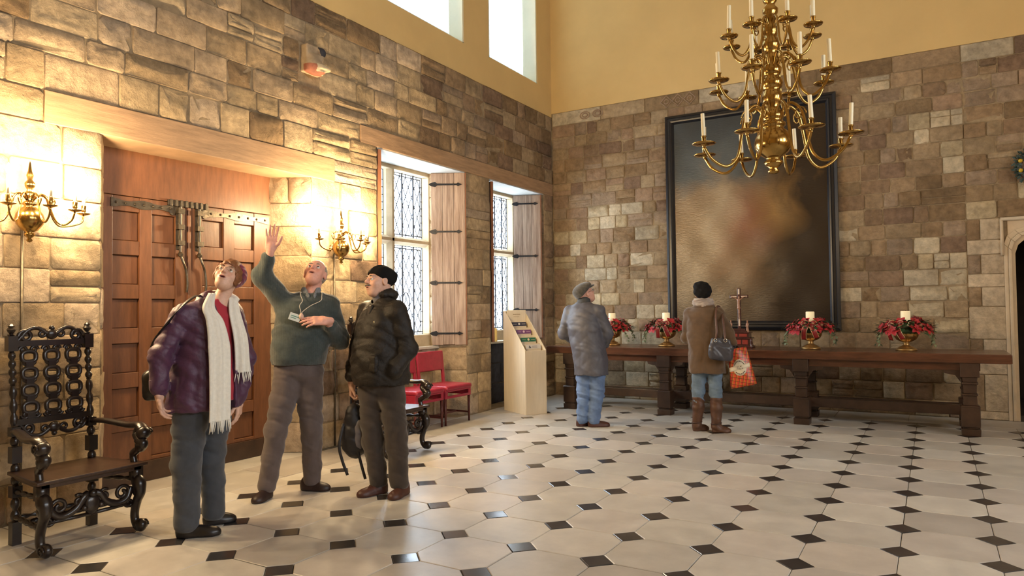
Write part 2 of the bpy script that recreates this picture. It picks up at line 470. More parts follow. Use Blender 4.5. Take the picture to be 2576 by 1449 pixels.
def toneL(u, v):
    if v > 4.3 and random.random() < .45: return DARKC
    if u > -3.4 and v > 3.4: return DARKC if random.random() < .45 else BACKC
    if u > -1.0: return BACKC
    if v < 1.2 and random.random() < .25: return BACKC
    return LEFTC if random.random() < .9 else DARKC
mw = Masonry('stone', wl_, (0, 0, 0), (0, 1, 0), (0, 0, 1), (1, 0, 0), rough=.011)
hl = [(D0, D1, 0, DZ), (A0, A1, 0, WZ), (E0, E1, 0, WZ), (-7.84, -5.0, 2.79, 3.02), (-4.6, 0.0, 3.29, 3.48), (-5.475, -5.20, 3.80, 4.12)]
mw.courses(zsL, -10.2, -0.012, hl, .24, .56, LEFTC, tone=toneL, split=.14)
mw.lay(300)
# door lintel beam and window lintel beam
tag(MB().box((-0.42, -7.84, 2.782), (0.012, -5.0, 3.02)).build('trim_1', MT['beam_wood'], bevel=.006), 'long pale oak lintel beam over the panelled door', None, None, 'structure')
tag(MB().box((-0.62, -4.6, 3.282), (0.010, -0.004, 3.48)).build('trim_2', MT['beam_wood'], bevel=.006), 'long weathered lintel beam over the two shuttered windows', None, None, 'structure')
# pale limewashed boards under the window lintel
for ya, yb in ((A0, A1), (E0, E1)): MB().box((-.46, ya+.01, 3.268), (-.004, yb-.01, 3.283)).build('soffit_board', mat('limewash', (.46,.46,.43), .8, var=.2, scale=3, stretch=(8,1,1)), bpy.data.objects['trim_2'])
# door recess reveals
def reveal(name, parent, p0, p1, z0, z1, zs, wmin, wmax, pal, side, limit=60):
    """stone facing on a splayed vertical plane from p0 (wall face) to p1 (inner)"""
    a = Vector((p0[0], p0[1], 0)); b = Vector((p1[0], p1[1], 0)); U = (b-a); L = U.length; U.normalize()
    N = Vector((-U.y, U.x, 0))*side
    bk = MB().prism([(0,0),(L,0),(L,z1-z0),(0,z1-z0)], N*-.12, (a.x, a.y, z0), U, (0,0,1))
    bk.v = [v - N*.010 for v in bk.v]
    bk.build(name, MT['mortar'], parent)
    m = Masonry('stone', parent, (a.x, a.y, 0), U, (0,0,1), N, rough=.008)
    m.courses(zs, 0, L, [], wmin, wmax, pal, split=.0, smoothp=.5); m.lay(limit, 'reveal_stone')
zr = [0, .30, .62, .95, 1.3, 1.62, 1.98, 2.28, 2.52, 2.79]
reveal('door_reveal', wl_, (0, -5.315), (-.40, -5.56), 0, 2.79, zr, .22, .47, LEFTC, 1)
reveal('door_reveal', wl_, (0, -7.43), (-.40, -7.19), 0, 2.79, zr, .22, .47, LEFTC, -1)
zw = [0, .3, .6, .91, 1.25, 1.6, 1.95, 2.3, 2.62, 2.95, 3.29]
reveal('window_reveal', wl_, (0, -2.55), (-.46, -2.76), 0, 3.29, zw, .2, .5, LEFTC+PALEC, 1)
reveal('window_reveal', wl_, (0, -4.33), (-.46, -4.12), 0, 3.29, zw, .2, .5, LEFTC, -1)
reveal('window_reveal', wl_, (0, -0.30), (-.46, -0.50), 0, 3.29, zw, .2, .5, BACKC, 1)
reveal('window_reveal', wl_, (0, -1.95), (-.46, -1.76), 0, 3.29, zw, .2, .5, BACKC, -1)
# walls under the window sills
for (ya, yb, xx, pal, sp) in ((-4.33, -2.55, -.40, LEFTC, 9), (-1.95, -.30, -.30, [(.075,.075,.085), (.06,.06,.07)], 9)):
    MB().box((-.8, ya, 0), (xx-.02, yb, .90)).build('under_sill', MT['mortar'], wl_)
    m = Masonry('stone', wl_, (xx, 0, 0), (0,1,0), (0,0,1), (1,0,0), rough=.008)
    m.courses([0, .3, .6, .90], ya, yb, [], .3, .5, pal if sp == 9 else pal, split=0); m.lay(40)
    MB().box((-.72, ya, .90), (xx+.05, yb, .935)).build('sill', mat('sill_stone', (.58,.52,.42), .7, var=.15, scale=6), wl_, bevel=.004)
# ---- back wall (plane y = 0)
XD = 6.27                                        # doorway edge
mb = MB(); hb = [(XD, 8.1, -.2, 2.42)]
for a, b, c, d in ((-.8, XD, -.1, 4.66), (XD, 8.1, 2.42, 4.66), (8.1, XR, -.1, 4.66)): mb.box((a, .008, c), (b, .8, d))
wb = mb.build('wall_back', MT['mortar']); tag(wb, 'patched brown and cream rubble stone wall behind the long table', None, None, 'structure')
MB().box((-.8, -.004, 4.66), (XR, .8, ZC)).build('plaster', MT['plaster'], wb)
mw = Masonry('stone', wb, (0,0,0), (1,0,0), (0,0,1), (0,-1,0), rough=.010)
zsB = [0, .2, .42, .64, .83, 1.05, 1.24, 1.46, 1.65, 1.86, 2.06, 2.27, 2.46, 2.68, 2.88, 3.06, 3.27, 3.47, 3.66, 3.87, 4.06, 4.24, 4.44]
def toneB(u, v):
    r = random.random()
    if u < 1.9 and 1.75 < v < 3.0: return PALEC if r < .42 else BACKC
    if u < 1.9 and v < 1.75: return PALEC if r < .6 else BACKC
    if u > 4.4: return PALEC if r < (.22 if v < 3.2 else .12) else (DARKC if r > .8 else BACKC)
    return DARKC if r > .8 else BACKC
mw.courses(zsB, 0.012, 5.78, [(2.02, 4.28, 1.15, 4.24)], .17, .42, BACKC, gap=.0048, tone=toneB, split=.12)
mw.courses([q for q in zsB if q >= 2.46], 5.78, XR, [], .17, .42, BACKC, gap=.0048, tone=toneB, split=.12)
x = 0.012
while x < XR-.4:                                  # long frieze blocks under the plaster
    w = random.uniform(.5, 1.0); pal = random.choice([BACKC, PALEC, DARKC]); k = random.uniform(.85, 1.05)
    mw.stone(x, x+w, 4.44, 4.66, tuple(c*k for c in random.choice(pal)), .006, random.uniform(0, .006), .3); x += w
# pale dressed quoins beside the doorway
qz = [0, .10, .55, .82, .98, 1.38, 1.62, 1.78, 2.02, 2.20, 2.46]
for n_, (a, b) in enumerate(zip(qz[:-1], qz[1:])):
    e = 5.78+(.14 if n_ % 2 else 0)
    if e > 5.79: mw.stone(5.78, e, a, b, random.choice(BACKC), .006, 0, .5)
    k = random.uniform(.92, 1.05); mw.stone(e, 6.16, a, b, tuple(c*k for c in random.choice([(.60,.48,.33), (.62,.50,.35), (.57,.45,.31)])), .004, .004, .2)
mw.lay(300)
# frieze carving: tracery stones
car = mat('carved_stone', (.36,.25,.17), .9, var=.3, scale=12, bump=.3)
def ring_bar(mb, pts, r=.008, n=6): mb.tube(pts, r, n)
for cx in (.62, .84):
    m_ = MB()
    m_.tube([(cx+.085*math.cos(t), -.012, 4.55+.055*math.sin(t)) for t in np.linspace(0, 2*PI, 21)], .009, 6)
    m_.tube([(cx+.045*math.cos(t), -.012, 4.55+.03*math.sin(t)) for t in np.linspace(0, 2*PI, 15)], .009, 6)
    m_.build('tracery', car, wb, smooth=True)
for cx in (1.98, 2.16, 2.34):
    m_ = MB(); m_.tube([(cx-.09,-.012,4.55),(cx,-.012,4.64),(cx+.09,-.012,4.55),(cx,-.012,4.46),(cx-.09,-.012,4.55)], .009, 6)
    m_.tube([(cx+.035*math.cos(t), -.012, 4.55+.035*math.sin(t)) for t in np.linspace(0, 2*PI, 13)], .007, 6); m_.build('tracery', car, wb, smooth=True)
# doorway with moulded four-centred arch
ds = mat('dressed_stone', (.60,.48,.33), .8, var=.18, scale=5, bump=.1)
arch = [(XD+.0, 0.0), (XD+.0, 2.02), (XD+.03, 2.12), (XD+.10, 2.19), (XD+.22, 2.235), (XD+.9, 2.33), (XD+1.58, 2.235), (XD+1.75, 2.12), (XD+1.8, 2.0), (XD+1.8, 0)]
def arch_off(k): return [(XD+.9+(p[0]-XD-.9)*(1+k/.9), p[1]+(k if p[1] > .1 else 0)) for p in arch]
def arch_band(mb, k0, k1, y0, y1):
    a, b = arch_off(k0), arch_off(k1)
    for i in range(len(a)-1):
        q = [a[i], a[i+1], b[i+1], b[i]]
        mb.prism(q, (0, y1-y0, 0), (0, y0, 0), (1,0,0), (0,0,1))
dm = MB(); arch_band(dm, 0, .035, -.0, .5); dm.build('door_moulding', ds, wb)
dm = MB(); arch_band(dm, .035, .07, -.03, .3); dm.build('door_moulding', ds, wb, bevel=.008)
dm = MB(); arch_band(dm, .07, .115, -.012, .2); dm.build('door_moulding', ds, wb, bevel=.006)
dm = MB(); dm.tube([(XD-.14, -.02, 2.44), (XD+1.94, -.02, 2.44)], .022, 8); dm.tube([(XD-.13, -.02, 2.0), (XD-.13, -.02, 2.44)], .018, 8); dm.build('hood_mould', ds, wb, smooth=True)
dm = MB(); a = arch_off(.07)
for i in range(1, len(a)-2):
    dm.prism([a[i], a[i+1], (a[i+1][0], 2.47), (a[i][0], 2.47)], (0, .25, 0), (0, .0, 0), (1,0,0), (0,0,1))
dm.build('spandrel', ds, wb)
# dim passage beyond the doorway
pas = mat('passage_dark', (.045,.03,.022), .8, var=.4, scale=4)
mb = MB(); mb.box((XD-.7, 2.6, -.1), (8.8, 2.7, 3)); mb.box((XD-.8, .8, -.1), (XD-.7, 2.7, 3)); mb.box((8.7, .8, -.1), (8.8, 2.7, 3)); mb.box((XD-.8, .8, 2.6), (8.8, 2.7, 2.7)); mb.box((XD-.8, .6, -.12), (8.8, 2.7, -.005))
tag(mb.build('wall_passage', pas), 'dark panelled passage seen through the arched doorway', None, None, 'structure')
# ---- the rest of the hall
tag(MB().box((-.8, YF-.3, ZC), (XR+.3, .8, ZC+.3)).build('ceiling', MT['ceiling_plaster']), 'pale plaster ceiling high above the hall', None, None, 'structure')
tag(MB().box((-.8, YF-.3, -.1), (XR+.3, YF, ZC)).build('wall_front', MT['plaster']), 'ochre plaster wall behind the photographer', None, None, 'structure')
mb = MB(); core_boxes(mb, XR, XR+.3, YF, .8, -.1, ZC, [(y_-.55, y_+.55, 3.0, 5.0) for y_ in (-5.2, -8.0, -10.8)])  # out-of-view window openings, added to bring daylight in from the right
tag(mb.build('wall_right', MT['plaster']), 'ochre plaster wall facing the oak door, with three unseen windows added for daylight from the right', None, None, 'structure')
# ================================================================== OAK DOOR
dx = -0.36
dr = empty('door_1', (dx, -6.45, 0)); tag(dr, 'panelled double oak door with iron strap hinges and bolts', None, None, 'structure')
def dpart(name, mb, m='door_oak', parent=dr, **k):
    mb.v = [v-Vector((dx, -6.45, 0)) for v in mb.v]
    return mb.build(name, MT[m] if isinstance(m, str) else m, parent, **k)
dpart('backing', MB().box((dx-.12, -7.4, -.05), (dx-.065, -5.4, 2.85)), 'dark_oak')  # added behind the leaves to stop outside light showing through the gaps
dpart('transom_board', MB().box((dx-.06, -7.25, 2.40), (dx+.0, -5.5, 2.80)), bevel=.004)
dpart('threshold', MB().box((dx-.06, -7.25, 0.0), (dx+.02, -5.5, .17)), 'dark_oak', bevel=.004)
for (ya, yb, cols) in ((-7.25, -6.462, ((-7.14, -6.91), (-6.80, -6.58))), (-6.445, -5.5, ((-6.313, -6.085), (-5.965, -5.735)))):
    lf = dpart('leaf', MB().box((dx-.06, ya, .17), (dx-.03, yb, 2.395)))
    ys = [ya, cols[0][0], cols[0][1], cols[1][0], cols[1][1], yb]
    for a, b in ((ys[0], ys[1]), (ys[2], ys[3]), (ys[4], ys[5])):
        st = dpart('stile', MB().box((dx-.03, a, .17), (dx+.004, b, 2.395)), parent=lf, bevel=.004)
    tops = [2.27, 1.905, 1.54, 1.17, .80, .445]; z = 2.395
    for n_, t in enumerate(tops+[.17]):
        lo = t if n_ < 6 else .17
        hi = z
        for (a, b) in cols:
            if hi-lo > .01: dpart('rail', MB().box((dx-.03, a, lo), (dx+.0, b, hi)), parent=lf, bevel=.004)
        z = t-.245
    for t in tops:
        for (a, b) in cols: dpart('panel', MB().box((dx-.032, a+.004, t-.241), (dx-.022, b-.004, t-.004)), parent=lf, bevel=.006)
lf = dpart('meeting_strip', MB().box((dx-.03, -6.468, .17), (dx+.018, -6.438, 2.395)), bevel=.004)
def strap(ya, yb, z0, z1, flip):
    mb = MB(); n = 14
    pts = []
    for k in range(n+1):
        t = k/n; y = ya+(yb-ya)*t; z = z0+(z1-z0)*t; h = .028+.010*math.cos(t*PI*4)
        pts.append((y, z, h))
    mb.prism([(p[0], p[1]-p[2]) for p in pts]+[(p[0], p[1]+p[2]) for p in reversed(pts)], (.010, 0, 0), (dx+.004, 0, 0), (0,1,0), (0,0,1))
    for k in range(1, n, 2): mb.lathe([(.012,0),(.010,.006),(.004,.010),(0,.011)], 8, (dx+.014, pts[k][0], pts[k][1]), axis=(1,0,0))
    e = pts[-1] if not flip else pts[0]
    for a in (0, 2*PI/3, 4*PI/3):
        mb.lathe([(.030,0),(.028,.008),(0,.009)], 10, (dx+.006, e[0]+.030*math.cos(a), e[1]+.030*math.sin(a)), axis=(1,0,0))
    return mb
o = dpart('strap_hinge', strap(-7.16, -6.60, 2.335, 2.335, False), 'old_iron'); o['label'] = 'pierced iron strap hinge'
o = dpart('strap_hinge', strap(-6.28, -5.56, 2.335, 2.335, True), 'old_iron'); o['label'] = 'dark iron strap hinge ending in a trefoil'
mb = MB(); mb.box((dx+.0, -6.66, 2.365), (dx+.022, -6.26, 2.415))
for k in range(8): mb.box((dx+.02, -6.65+k*.05, 2.36), (dx+.034, -6.625+k*.05, 2.42))
dpart('bolt_plate', mb, 'old_iron', bevel=.003)
for yb in (-6.55, -6.36):
    mb = MB(); mb.box((dx+.004, yb-.030, 1.98), (dx+.012, yb+.030, 2.36)); mb.tube([(dx+.03, yb, 2.36), (dx+.03, yb, 1.92)], .013, 8)
    for z in (2.32, 2.18, 2.04): mb.box((dx+.01, yb-.032, z-.022), (dx+.05, yb+.032, z+.022))
    mb.lathe([(.0,-.02),(.02,-.01),(.024,.01),(.012,.03)], 10, (dx+.03, yb, 1.93))
    mb.tube(bez([(dx+.03, yb, 1.93), (dx+.045, yb+.02, 1.86), (dx+.035, yb+.05, 1.80), (dx+.035, yb+.065, 1.68), (dx+.03, yb+.06, 1.60)], 5), [.011]*20+[.009], 8)
    dpart('draw_bolt', mb, 'old_iron', smooth=True, angle=.7)
# ================================================================== WINDOWS WITH LEADED LIGHTS
gl = bpy.data.materials.new('leaded_glass'); gl.use_nodes = True; MT['glass'] = gl
n = gl.node_tree.nodes; l = gl.node_tree.links; n.remove(n['Principled BSDF'])
tr = n.new('ShaderNodeBsdfTransparent'); tr.inputs[0].default_value = (.90,.95,.98,1)
tl = n.new('ShaderNodeBsdfTranslucent'); tl.inputs[0].default_value = (.85,.9,.95,1)
gs = n.new('ShaderNodeBsdfGlossy'); gs.inputs['Roughness'].default_value = .12
m1 = n.new('ShaderNodeMixShader'); m1.inputs[0].default_value = .12; m2 = n.new('ShaderNodeMixShader'); m2.inputs[0].default_value = .06
l.new(tr.outputs[0], m1.inputs[1]); l.new(tl.outputs[0], m1.inputs[2]); l.new(m1.outputs[0], m2.inputs[1]); l.new(gs.outputs[0], m2.inputs[2]); l.new(m2.outputs[0], n['Material Output'].inputs['Surface'])
wst = mat('window_stone', (.56,.44,.28), .8, var=.22, scale=6, bump=.15)
def leaded(win, y0, y1, z0, z1, x, oval=None):
    """diamond panes between lead cames; the panes one by one"""
    b = .035; pw = (y1-y0-2*b)/5; ph = pw*1.85; lead = MB(); r = .0062
    def bar(a, c, rr=r): lead.tube([(x, a[0], a[1]), (x, c[0], c[1])], rr, 5)
    iy0, iy1, iz0, iz1 = y0+b, y1-b, z0+b, z1-b
    nz = max(2, round((iz1-iz0)/ph)); ph = (iz1-iz0)/nz
    panes = []
    for i in range(-1, 12):
        for j in range(-1, 2*nz+1):
            if (i+j) % 2: continue
            cy, cz = iy0+i*pw/2, iz0+j*ph/2
            poly = [(cy-pw/2, cz), (cy, cz-ph/2), (cy+pw/2, cz), (cy, cz+ph/2)]
            for ax, val, gt in ((0, iy0, True), (0, iy1, False), (1, iz0, True), (1, iz1, False)):
                if len(poly) > 2: poly = clip(poly, ax, val, gt)
            if len(poly) < 3: continue
            A = abs(sum(poly[k-1][0]*poly[k][1]-poly[k][0]*poly[k-1][1] for k in range(len(poly))))/2
            if A < 3e-4: continue
            panes.append(poly)
            for k in range(len(poly)): bar(poly[k-1], poly[k])
    for k in range(6):
        ya, yb = y0+(y1-y0)*k/6, y0+(y1-y0)*(k+1)/6
        panes += [[(ya, z0), (yb, z0), (yb, iz0), (ya, iz0)], [(ya, iz1), (yb, iz1), (yb, z1), (ya, z1)]]
        bar((ya, z0), (ya, iz0)); bar((ya, iz1), (ya, z1))
    for k in range(8):
        za, zb = iz0+(iz1-iz0)*k/8, iz0+(iz1-iz0)*(k+1)/8
        panes += [[(y0, za), (iy0, za), (iy0, zb), (y0, zb)], [(iy1, za), (y1, za), (y1, zb), (iy1, zb)]]
        bar((y0, za), (iy0, za)); bar((iy1, za), (y1, za))
    for (a, c) in (((y0,z0),(y1,z0)), ((y1,z0),(y1,z1)), ((y1,z1),(y0,z1)), ((y0,z1),(y0,z0)), ((iy0,iz0),(iy1,iz0)), ((iy1,iz0),(iy1,iz1)), ((iy1,iz1),(iy0,iz1)), ((iy0,iz1),(iy0,iz0))): bar(a, c, .0085)
    for t in (.36, .70): lead.tube([(x+.018, y0+(y1-y0)*t, z0), (x+.018, y0+(y1-y0)*t, z1)], .012, 6)
    if oval:
        lead.tube([(x+.004, oval[0]+.075*math.cos(t), oval[1]+.13*math.sin(t)) for t in np.linspace(0, 2*PI, 25)], .008, 6)
    lead.build('lead_came', MT['lead'], win)
    for poly in panes:
        c = (sum(p[0] for p in poly)/len(poly), sum(p[1] for p in poly)/len(poly)); ty, tz = random.uniform(-.02,.02), random.uniform(-.02,.02)
        MB().add([(x+(p[0]-c[0])*ty+(p[1]-c[1])*tz, p[0], p[1]) for p in poly], [tuple(range(len(poly)))]).build('pane', MT['glass'], win, fix=False)
def stone_window(name, label, y0, y1, oval=None):
    win = empty(name); tag(win, label, None, None, 'structure')
    x0, x1 = -.66, -.46; mid = (y0+y1)/2-.06; zb, zt, zm = 1.09, 3.22, 2.32
    fr = MB(); fr.box((x0, y0-.30, zt), (x1, y1+.30, 3.30)); fr.box((x0, y0-.3, .92), (x1, y1+.3, zb)); fr.box((x0, y0-.3, zb), (x1, y0, zt)); fr.box((x0, y1, zb), (x1, y1+.3, zt))
    fr.build('stone_frame', wst, win, bevel=.012)
    cw = .055
    def cham(a, b, horizontal):
        m_ = MB()
        prof = [(-.66,-cw*.5),(-.60,-cw),(-.53,-cw),(-.46,-cw*.35),(-.46,cw*.35),(-.53,cw),(-.60,cw),(-.66,cw*.5)]
        if horizontal: m_.prism([(p[0], p[1]+zm) for p in prof], (0, b-a, 0), (0, a, 0), (1,0,0), (0,0,1))
        else: m_.prism([(p[0], p[1]+mid) for p in prof], (0, 0, b-a), (0, 0, a), (1,0,0), (0,1,0))
        return m_
    cham(zb, zt, False).build('mullion', wst, win); cham(y0, y1, True).build('transom', wst, win)
    for (a, b) in ((y0, mid-cw), (mid+cw, y1)):
        for (c, d) in ((zb, zm-cw), (zm+cw, zt)):
            leaded(win, a, b, c, d, -.585, oval if oval and a < oval[0] < b and c < oval[1] < d else None)
    return win
stone_window('window_1', 'stone mullioned window with leaded diamond panes beside the dark carved armchair', -4.12, -2.77, (-3.12, 1.52))
stone_window('window_2', 'stone mullioned window with leaded diamond panes next to the leaflet stand', -1.76, -0.52)
# ---- plank shutters
def shutter(name, label, hinge, ang, w, z0, z1, straps, mirror=1):
    s = empty(name, (hinge[0], hinge[1], 0), ang); tag(s, label, 'shutter', None)
    n = 3; pw = w/n
    for k in range(n):
        m_ = MB(); a, b = k*pw+.0015, (k+1)*pw-.0015
        m_.box((a, -.016, z0+random.uniform(0,.006)), (b, .016, z1-random.uniform(0,.006))); m_.build('plank', MT['shutter_wood'], s, bevel=.003)
    m_ = MB(); m_.box((w, -.02, z0), (w+.014, .02, z1)); m_.build('edge_strip', MT['shutter_edge'], s)
    for z in straps:
        m_ = MB(); y = .017*mirror; t = .008*mirror
        prof = [(-.03,0),(.0,.022),(.06,.034),(.085,.012),(w*.75,.011),(w*.80,.026),(w*.86,.010),(w*.92,.0),(w*.86,-.010),(w*.80,-.026),(w*.75,-.011),(.085,-.012),(.06,-.034),(.0,-.022)]
        m_.prism(prof, (0, t, 0), (0, y, z), (1,0,0), (0,0,1))
        for q in (.05, w*.4, w*.7): m_.lathe([(.007,0),(.005,.004),(0,.005)], 6, (q, y+t, z), axis=(0, mirror, 0))
        m_.build('strap_hinge', MT['iron'], s)
    return s
# right-hand leaf of the first bay lies back against the splayed reveal
shutter('window_shutter', 'pale weathered plank shutter with four iron straps above the red chairs', (-.40, -2.795), math.atan2(.245, .40), .46, .945, 3.27, (3.11, 2.47, 1.78, 1.10), -1)
shutter('window_shutter', 'plank shutter folded back beside the wall light and first window', (-.40, -4.10), math.atan2(-.20, .40)+.02, .44, 1.0, 3.26, (3.0, 2.0, 1.2), 1)
shutter('window_shutter', 'greyish plank shutter with three iron straps behind the leaflet stand', (-.43, -.55), math.atan2(.17, .40), .44, .95, 3.26, (3.12, 2.27, 1.40), -1)
shutter('window_shutter', 'reddish plank shutter folded edge-on beside the pillar candle on the sill', (-.42, -1.73), math.atan2(-.18, .42)+.03, .45, .95, 3.25, (3.0, 2.2, 1.3), 1)
# ---- clerestory windows with net curtains
cur = bpy.data.materials.new('net_curtain'); cur.use_nodes = True
n = cur.node_tree.nodes; l = cur.node_tree.links; n.remove(n['Principled BSDF'])
tl = n.new('ShaderNodeBsdfTranslucent'); tl.inputs[0].default_value = (.22,.23,.235,1); df = n.new('ShaderNodeBsdfDiffuse'); df.inputs[0].default_value = (.85,.87,.9,1)
tr = n.new('ShaderNodeBsdfTransparent'); m1 = n.new('ShaderNodeMixShader'); m1.inputs[0].default_value = .35; m2 = n.new('ShaderNodeMixShader'); m2.inputs[0].default_value = .03
l.new(tl.outputs[0], m1.inputs[1]); l.new(df.outputs[0], m1.inputs[2]); l.new(m1.outputs[0], m2.inputs[1]); l.new(tr.outputs[0], m2.inputs[2]); l.new(m2.outputs[0], n['Material Output'].inputs['Surface'])
white = mat('white_paint', (.8,.8,.78), .5)
for wi, (ya, yb) in enumerate((H0, H1)):
    win = empty('window_%d' % (wi+3)); tag(win, ['tall clerestory window with white net curtain nearest the corner', 'tall clerestory window with white net curtain above the mullioned windows', 'tall clerestory window above the oak door', 'tall clerestory window beyond the oak door'][wi], None, None, 'structure')
    rv = MB(); t = .03
    rv.box((-.72, yb-t, HZ), (-.0, yb+.002, 7.6)); rv.box((-.72, ya-.002, HZ), (-.0, ya+t, 7.6)); rv.box((-.72, ya, HZ-.01), (-.0, yb, HZ+.012))
    rv.build('reveal', MT['reveal_paint'], win)
    if wi < 2:
        gr = MB(); L = yb-ya; nb_ = 4
        for k in range(nb_+1): gr.box((-.70, ya+t+(L-2*t)*k/nb_-.012, HZ), (-.66, ya+t+(L-2*t)*k/nb_+.012, 7.6))
        for k in range(8): gr.box((-.70, ya, HZ+.02+k*.36), (-.66, yb, HZ+.044+k*.36))
        gr.build('glazing_bar', white, win)
        for k in range(nb_):
            for q in range(7):
                MB().box((-.685, ya+t+(L-2*t)*k/nb_+.012, HZ+.044+q*.36), (-.680, ya+t+(L-2*t)*(k+1)/nb_-.012, HZ+.02+(q+1)*.36)).build('pane', MT['glass'], win, fix=False)
        rows = []
        for zi in range(14):
            z = HZ+.02+zi*.19; row = []
            for k in range(61):
                u = k/60; yy = ya+.032+(L-.064)*u; amp = .016*(1-.3*math.sin(zi*.4))
                row.append((-.24+amp*math.sin(u*L*34+.4*math.sin(zi*.5))+.006*math.sin(u*L*71), yy, z))
            rows.append(row)
        MB().sheet(rows).build('curtain', cur, win, smooth=True, fix=False)
# ================================================================== SDF modelling (one continuous surface per piece)
f32 = np.float32
def v3(p): return np.asarray(p, dtype=f32)
def s_ell(c, r, R=None):
    c = v3(c); r = v3(r)
    def f(p):
        q = p-c
        if R is not None: q = q @ R          # R columns = local axes
        k0 = np.sqrt(((q/r)**2).sum(1)); k1 = np.sqrt(((q/(r*r))**2).sum(1))+1e-9
        return k0*(k0-1)/k1
    return f
def s_cap(a, b, ra, rb=None):
    a = v3(a); b = v3(b); rb = ra if rb is None else rb; d = b-a; L2 = float(d@d)+1e-12
    def f(p):
        t = np.clip((p-a)@d/L2, 0, 1)
        return np.linalg.norm(p-a-t[:,None]*d, axis=1)-(ra+(rb-ra)*t)
    return f
def s_capf(a, b, ra, rb, axis, k):
    """capsule flattened by k along 'axis'"""
    a = v3(a); b = v3(b); d = b-a; L2 = float(d@d)+1e-12; ax = v3(axis); ax = ax/np.linalg.norm(ax)
    def f(p):
        t = np.clip((p-a)@d/L2, 0, 1); q = p-a-t[:,None]*d
        w = q@ax; q = q+np.outer(w*(1/k-1), ax)
        return (np.linalg.norm(q, axis=1)-(ra+(rb-ra)*t))*min(1, (k+1)/2)
    return f
def s_chain(pts, rad, smooth=0.02):
    fs = [s_cap(pts[i], pts[i+1], rad[i], rad[i+1]) for i in range(len(pts)-1)]
    return s_union(fs, smooth)
def smin(a, b, k):
    if k <= 0: return np.minimum(a, b)
    h = np.clip(0.5+0.5*(b-a)/k, 0, 1); return b+(a-b)*h-k*h*(1-h)
def s_union(fs, k=0.0):
    def f(p):
        d = fs[0](p)
        for g in fs[1:]: d = smin(d, g(p), k)
        return d
    return f
def s_sub(f, g, k=0.01):
    return lambda p: -smin(-f(p), g(p), k)
def s_int(f, g, k=0.01):
    return lambda p: -smin(-f(p), -g(p), k)
def s_plane(o, n):
    o = v3(o); n = v3(n); n = n/np.linalg.norm(n)
    return lambda p: (p-o)@n
def s_box(c, h, r=0.0, R=None):
    c = v3(c); h = v3(h)-r
    def f(p):
        q = p-c
        if R is not None: q = q @ R
        q = np.abs(q)-h
        return np.linalg.norm(np.maximum(q, 0), axis=1)+np.minimum(q.max(1), 0)-r
    return f
def s_rib(f, amp, fn): return lambda p: f(p)+amp*fn(p)
def folds(p, fx, fy, fz, seed=0.0):
    """cloth creases: soft raised folds with sharp valleys, running mostly across the cloth"""
    x, y, z = p[:,0], p[:,1], p[:,2]
    a = np.sin(fx*.8*x+fz*.55*z+2.0*np.sin(.35*fz*z+seed+.4*fy*y)+seed)
    b = np.sin(fy*.9*y-fz*.6*z+2.2*np.sin(.3*fx*x+seed*2)+seed*1.7)
    c = np.sin(fz*z+1.8*np.sin(fx*.5*x+seed)+1.5*np.sin(fy*.5*y+1))
    r = lambda s: (1-np.abs(s))**1.4
    d = np.sin(fx*2.1*x+fy*1.7*y+fz*1.3*z+2.4*np.sin(fz*.8*z+fx*.7*y+seed)+seed)
    return .85*r(a)-.75*r(b)+.35*r(c)+.35*r(d)-.3
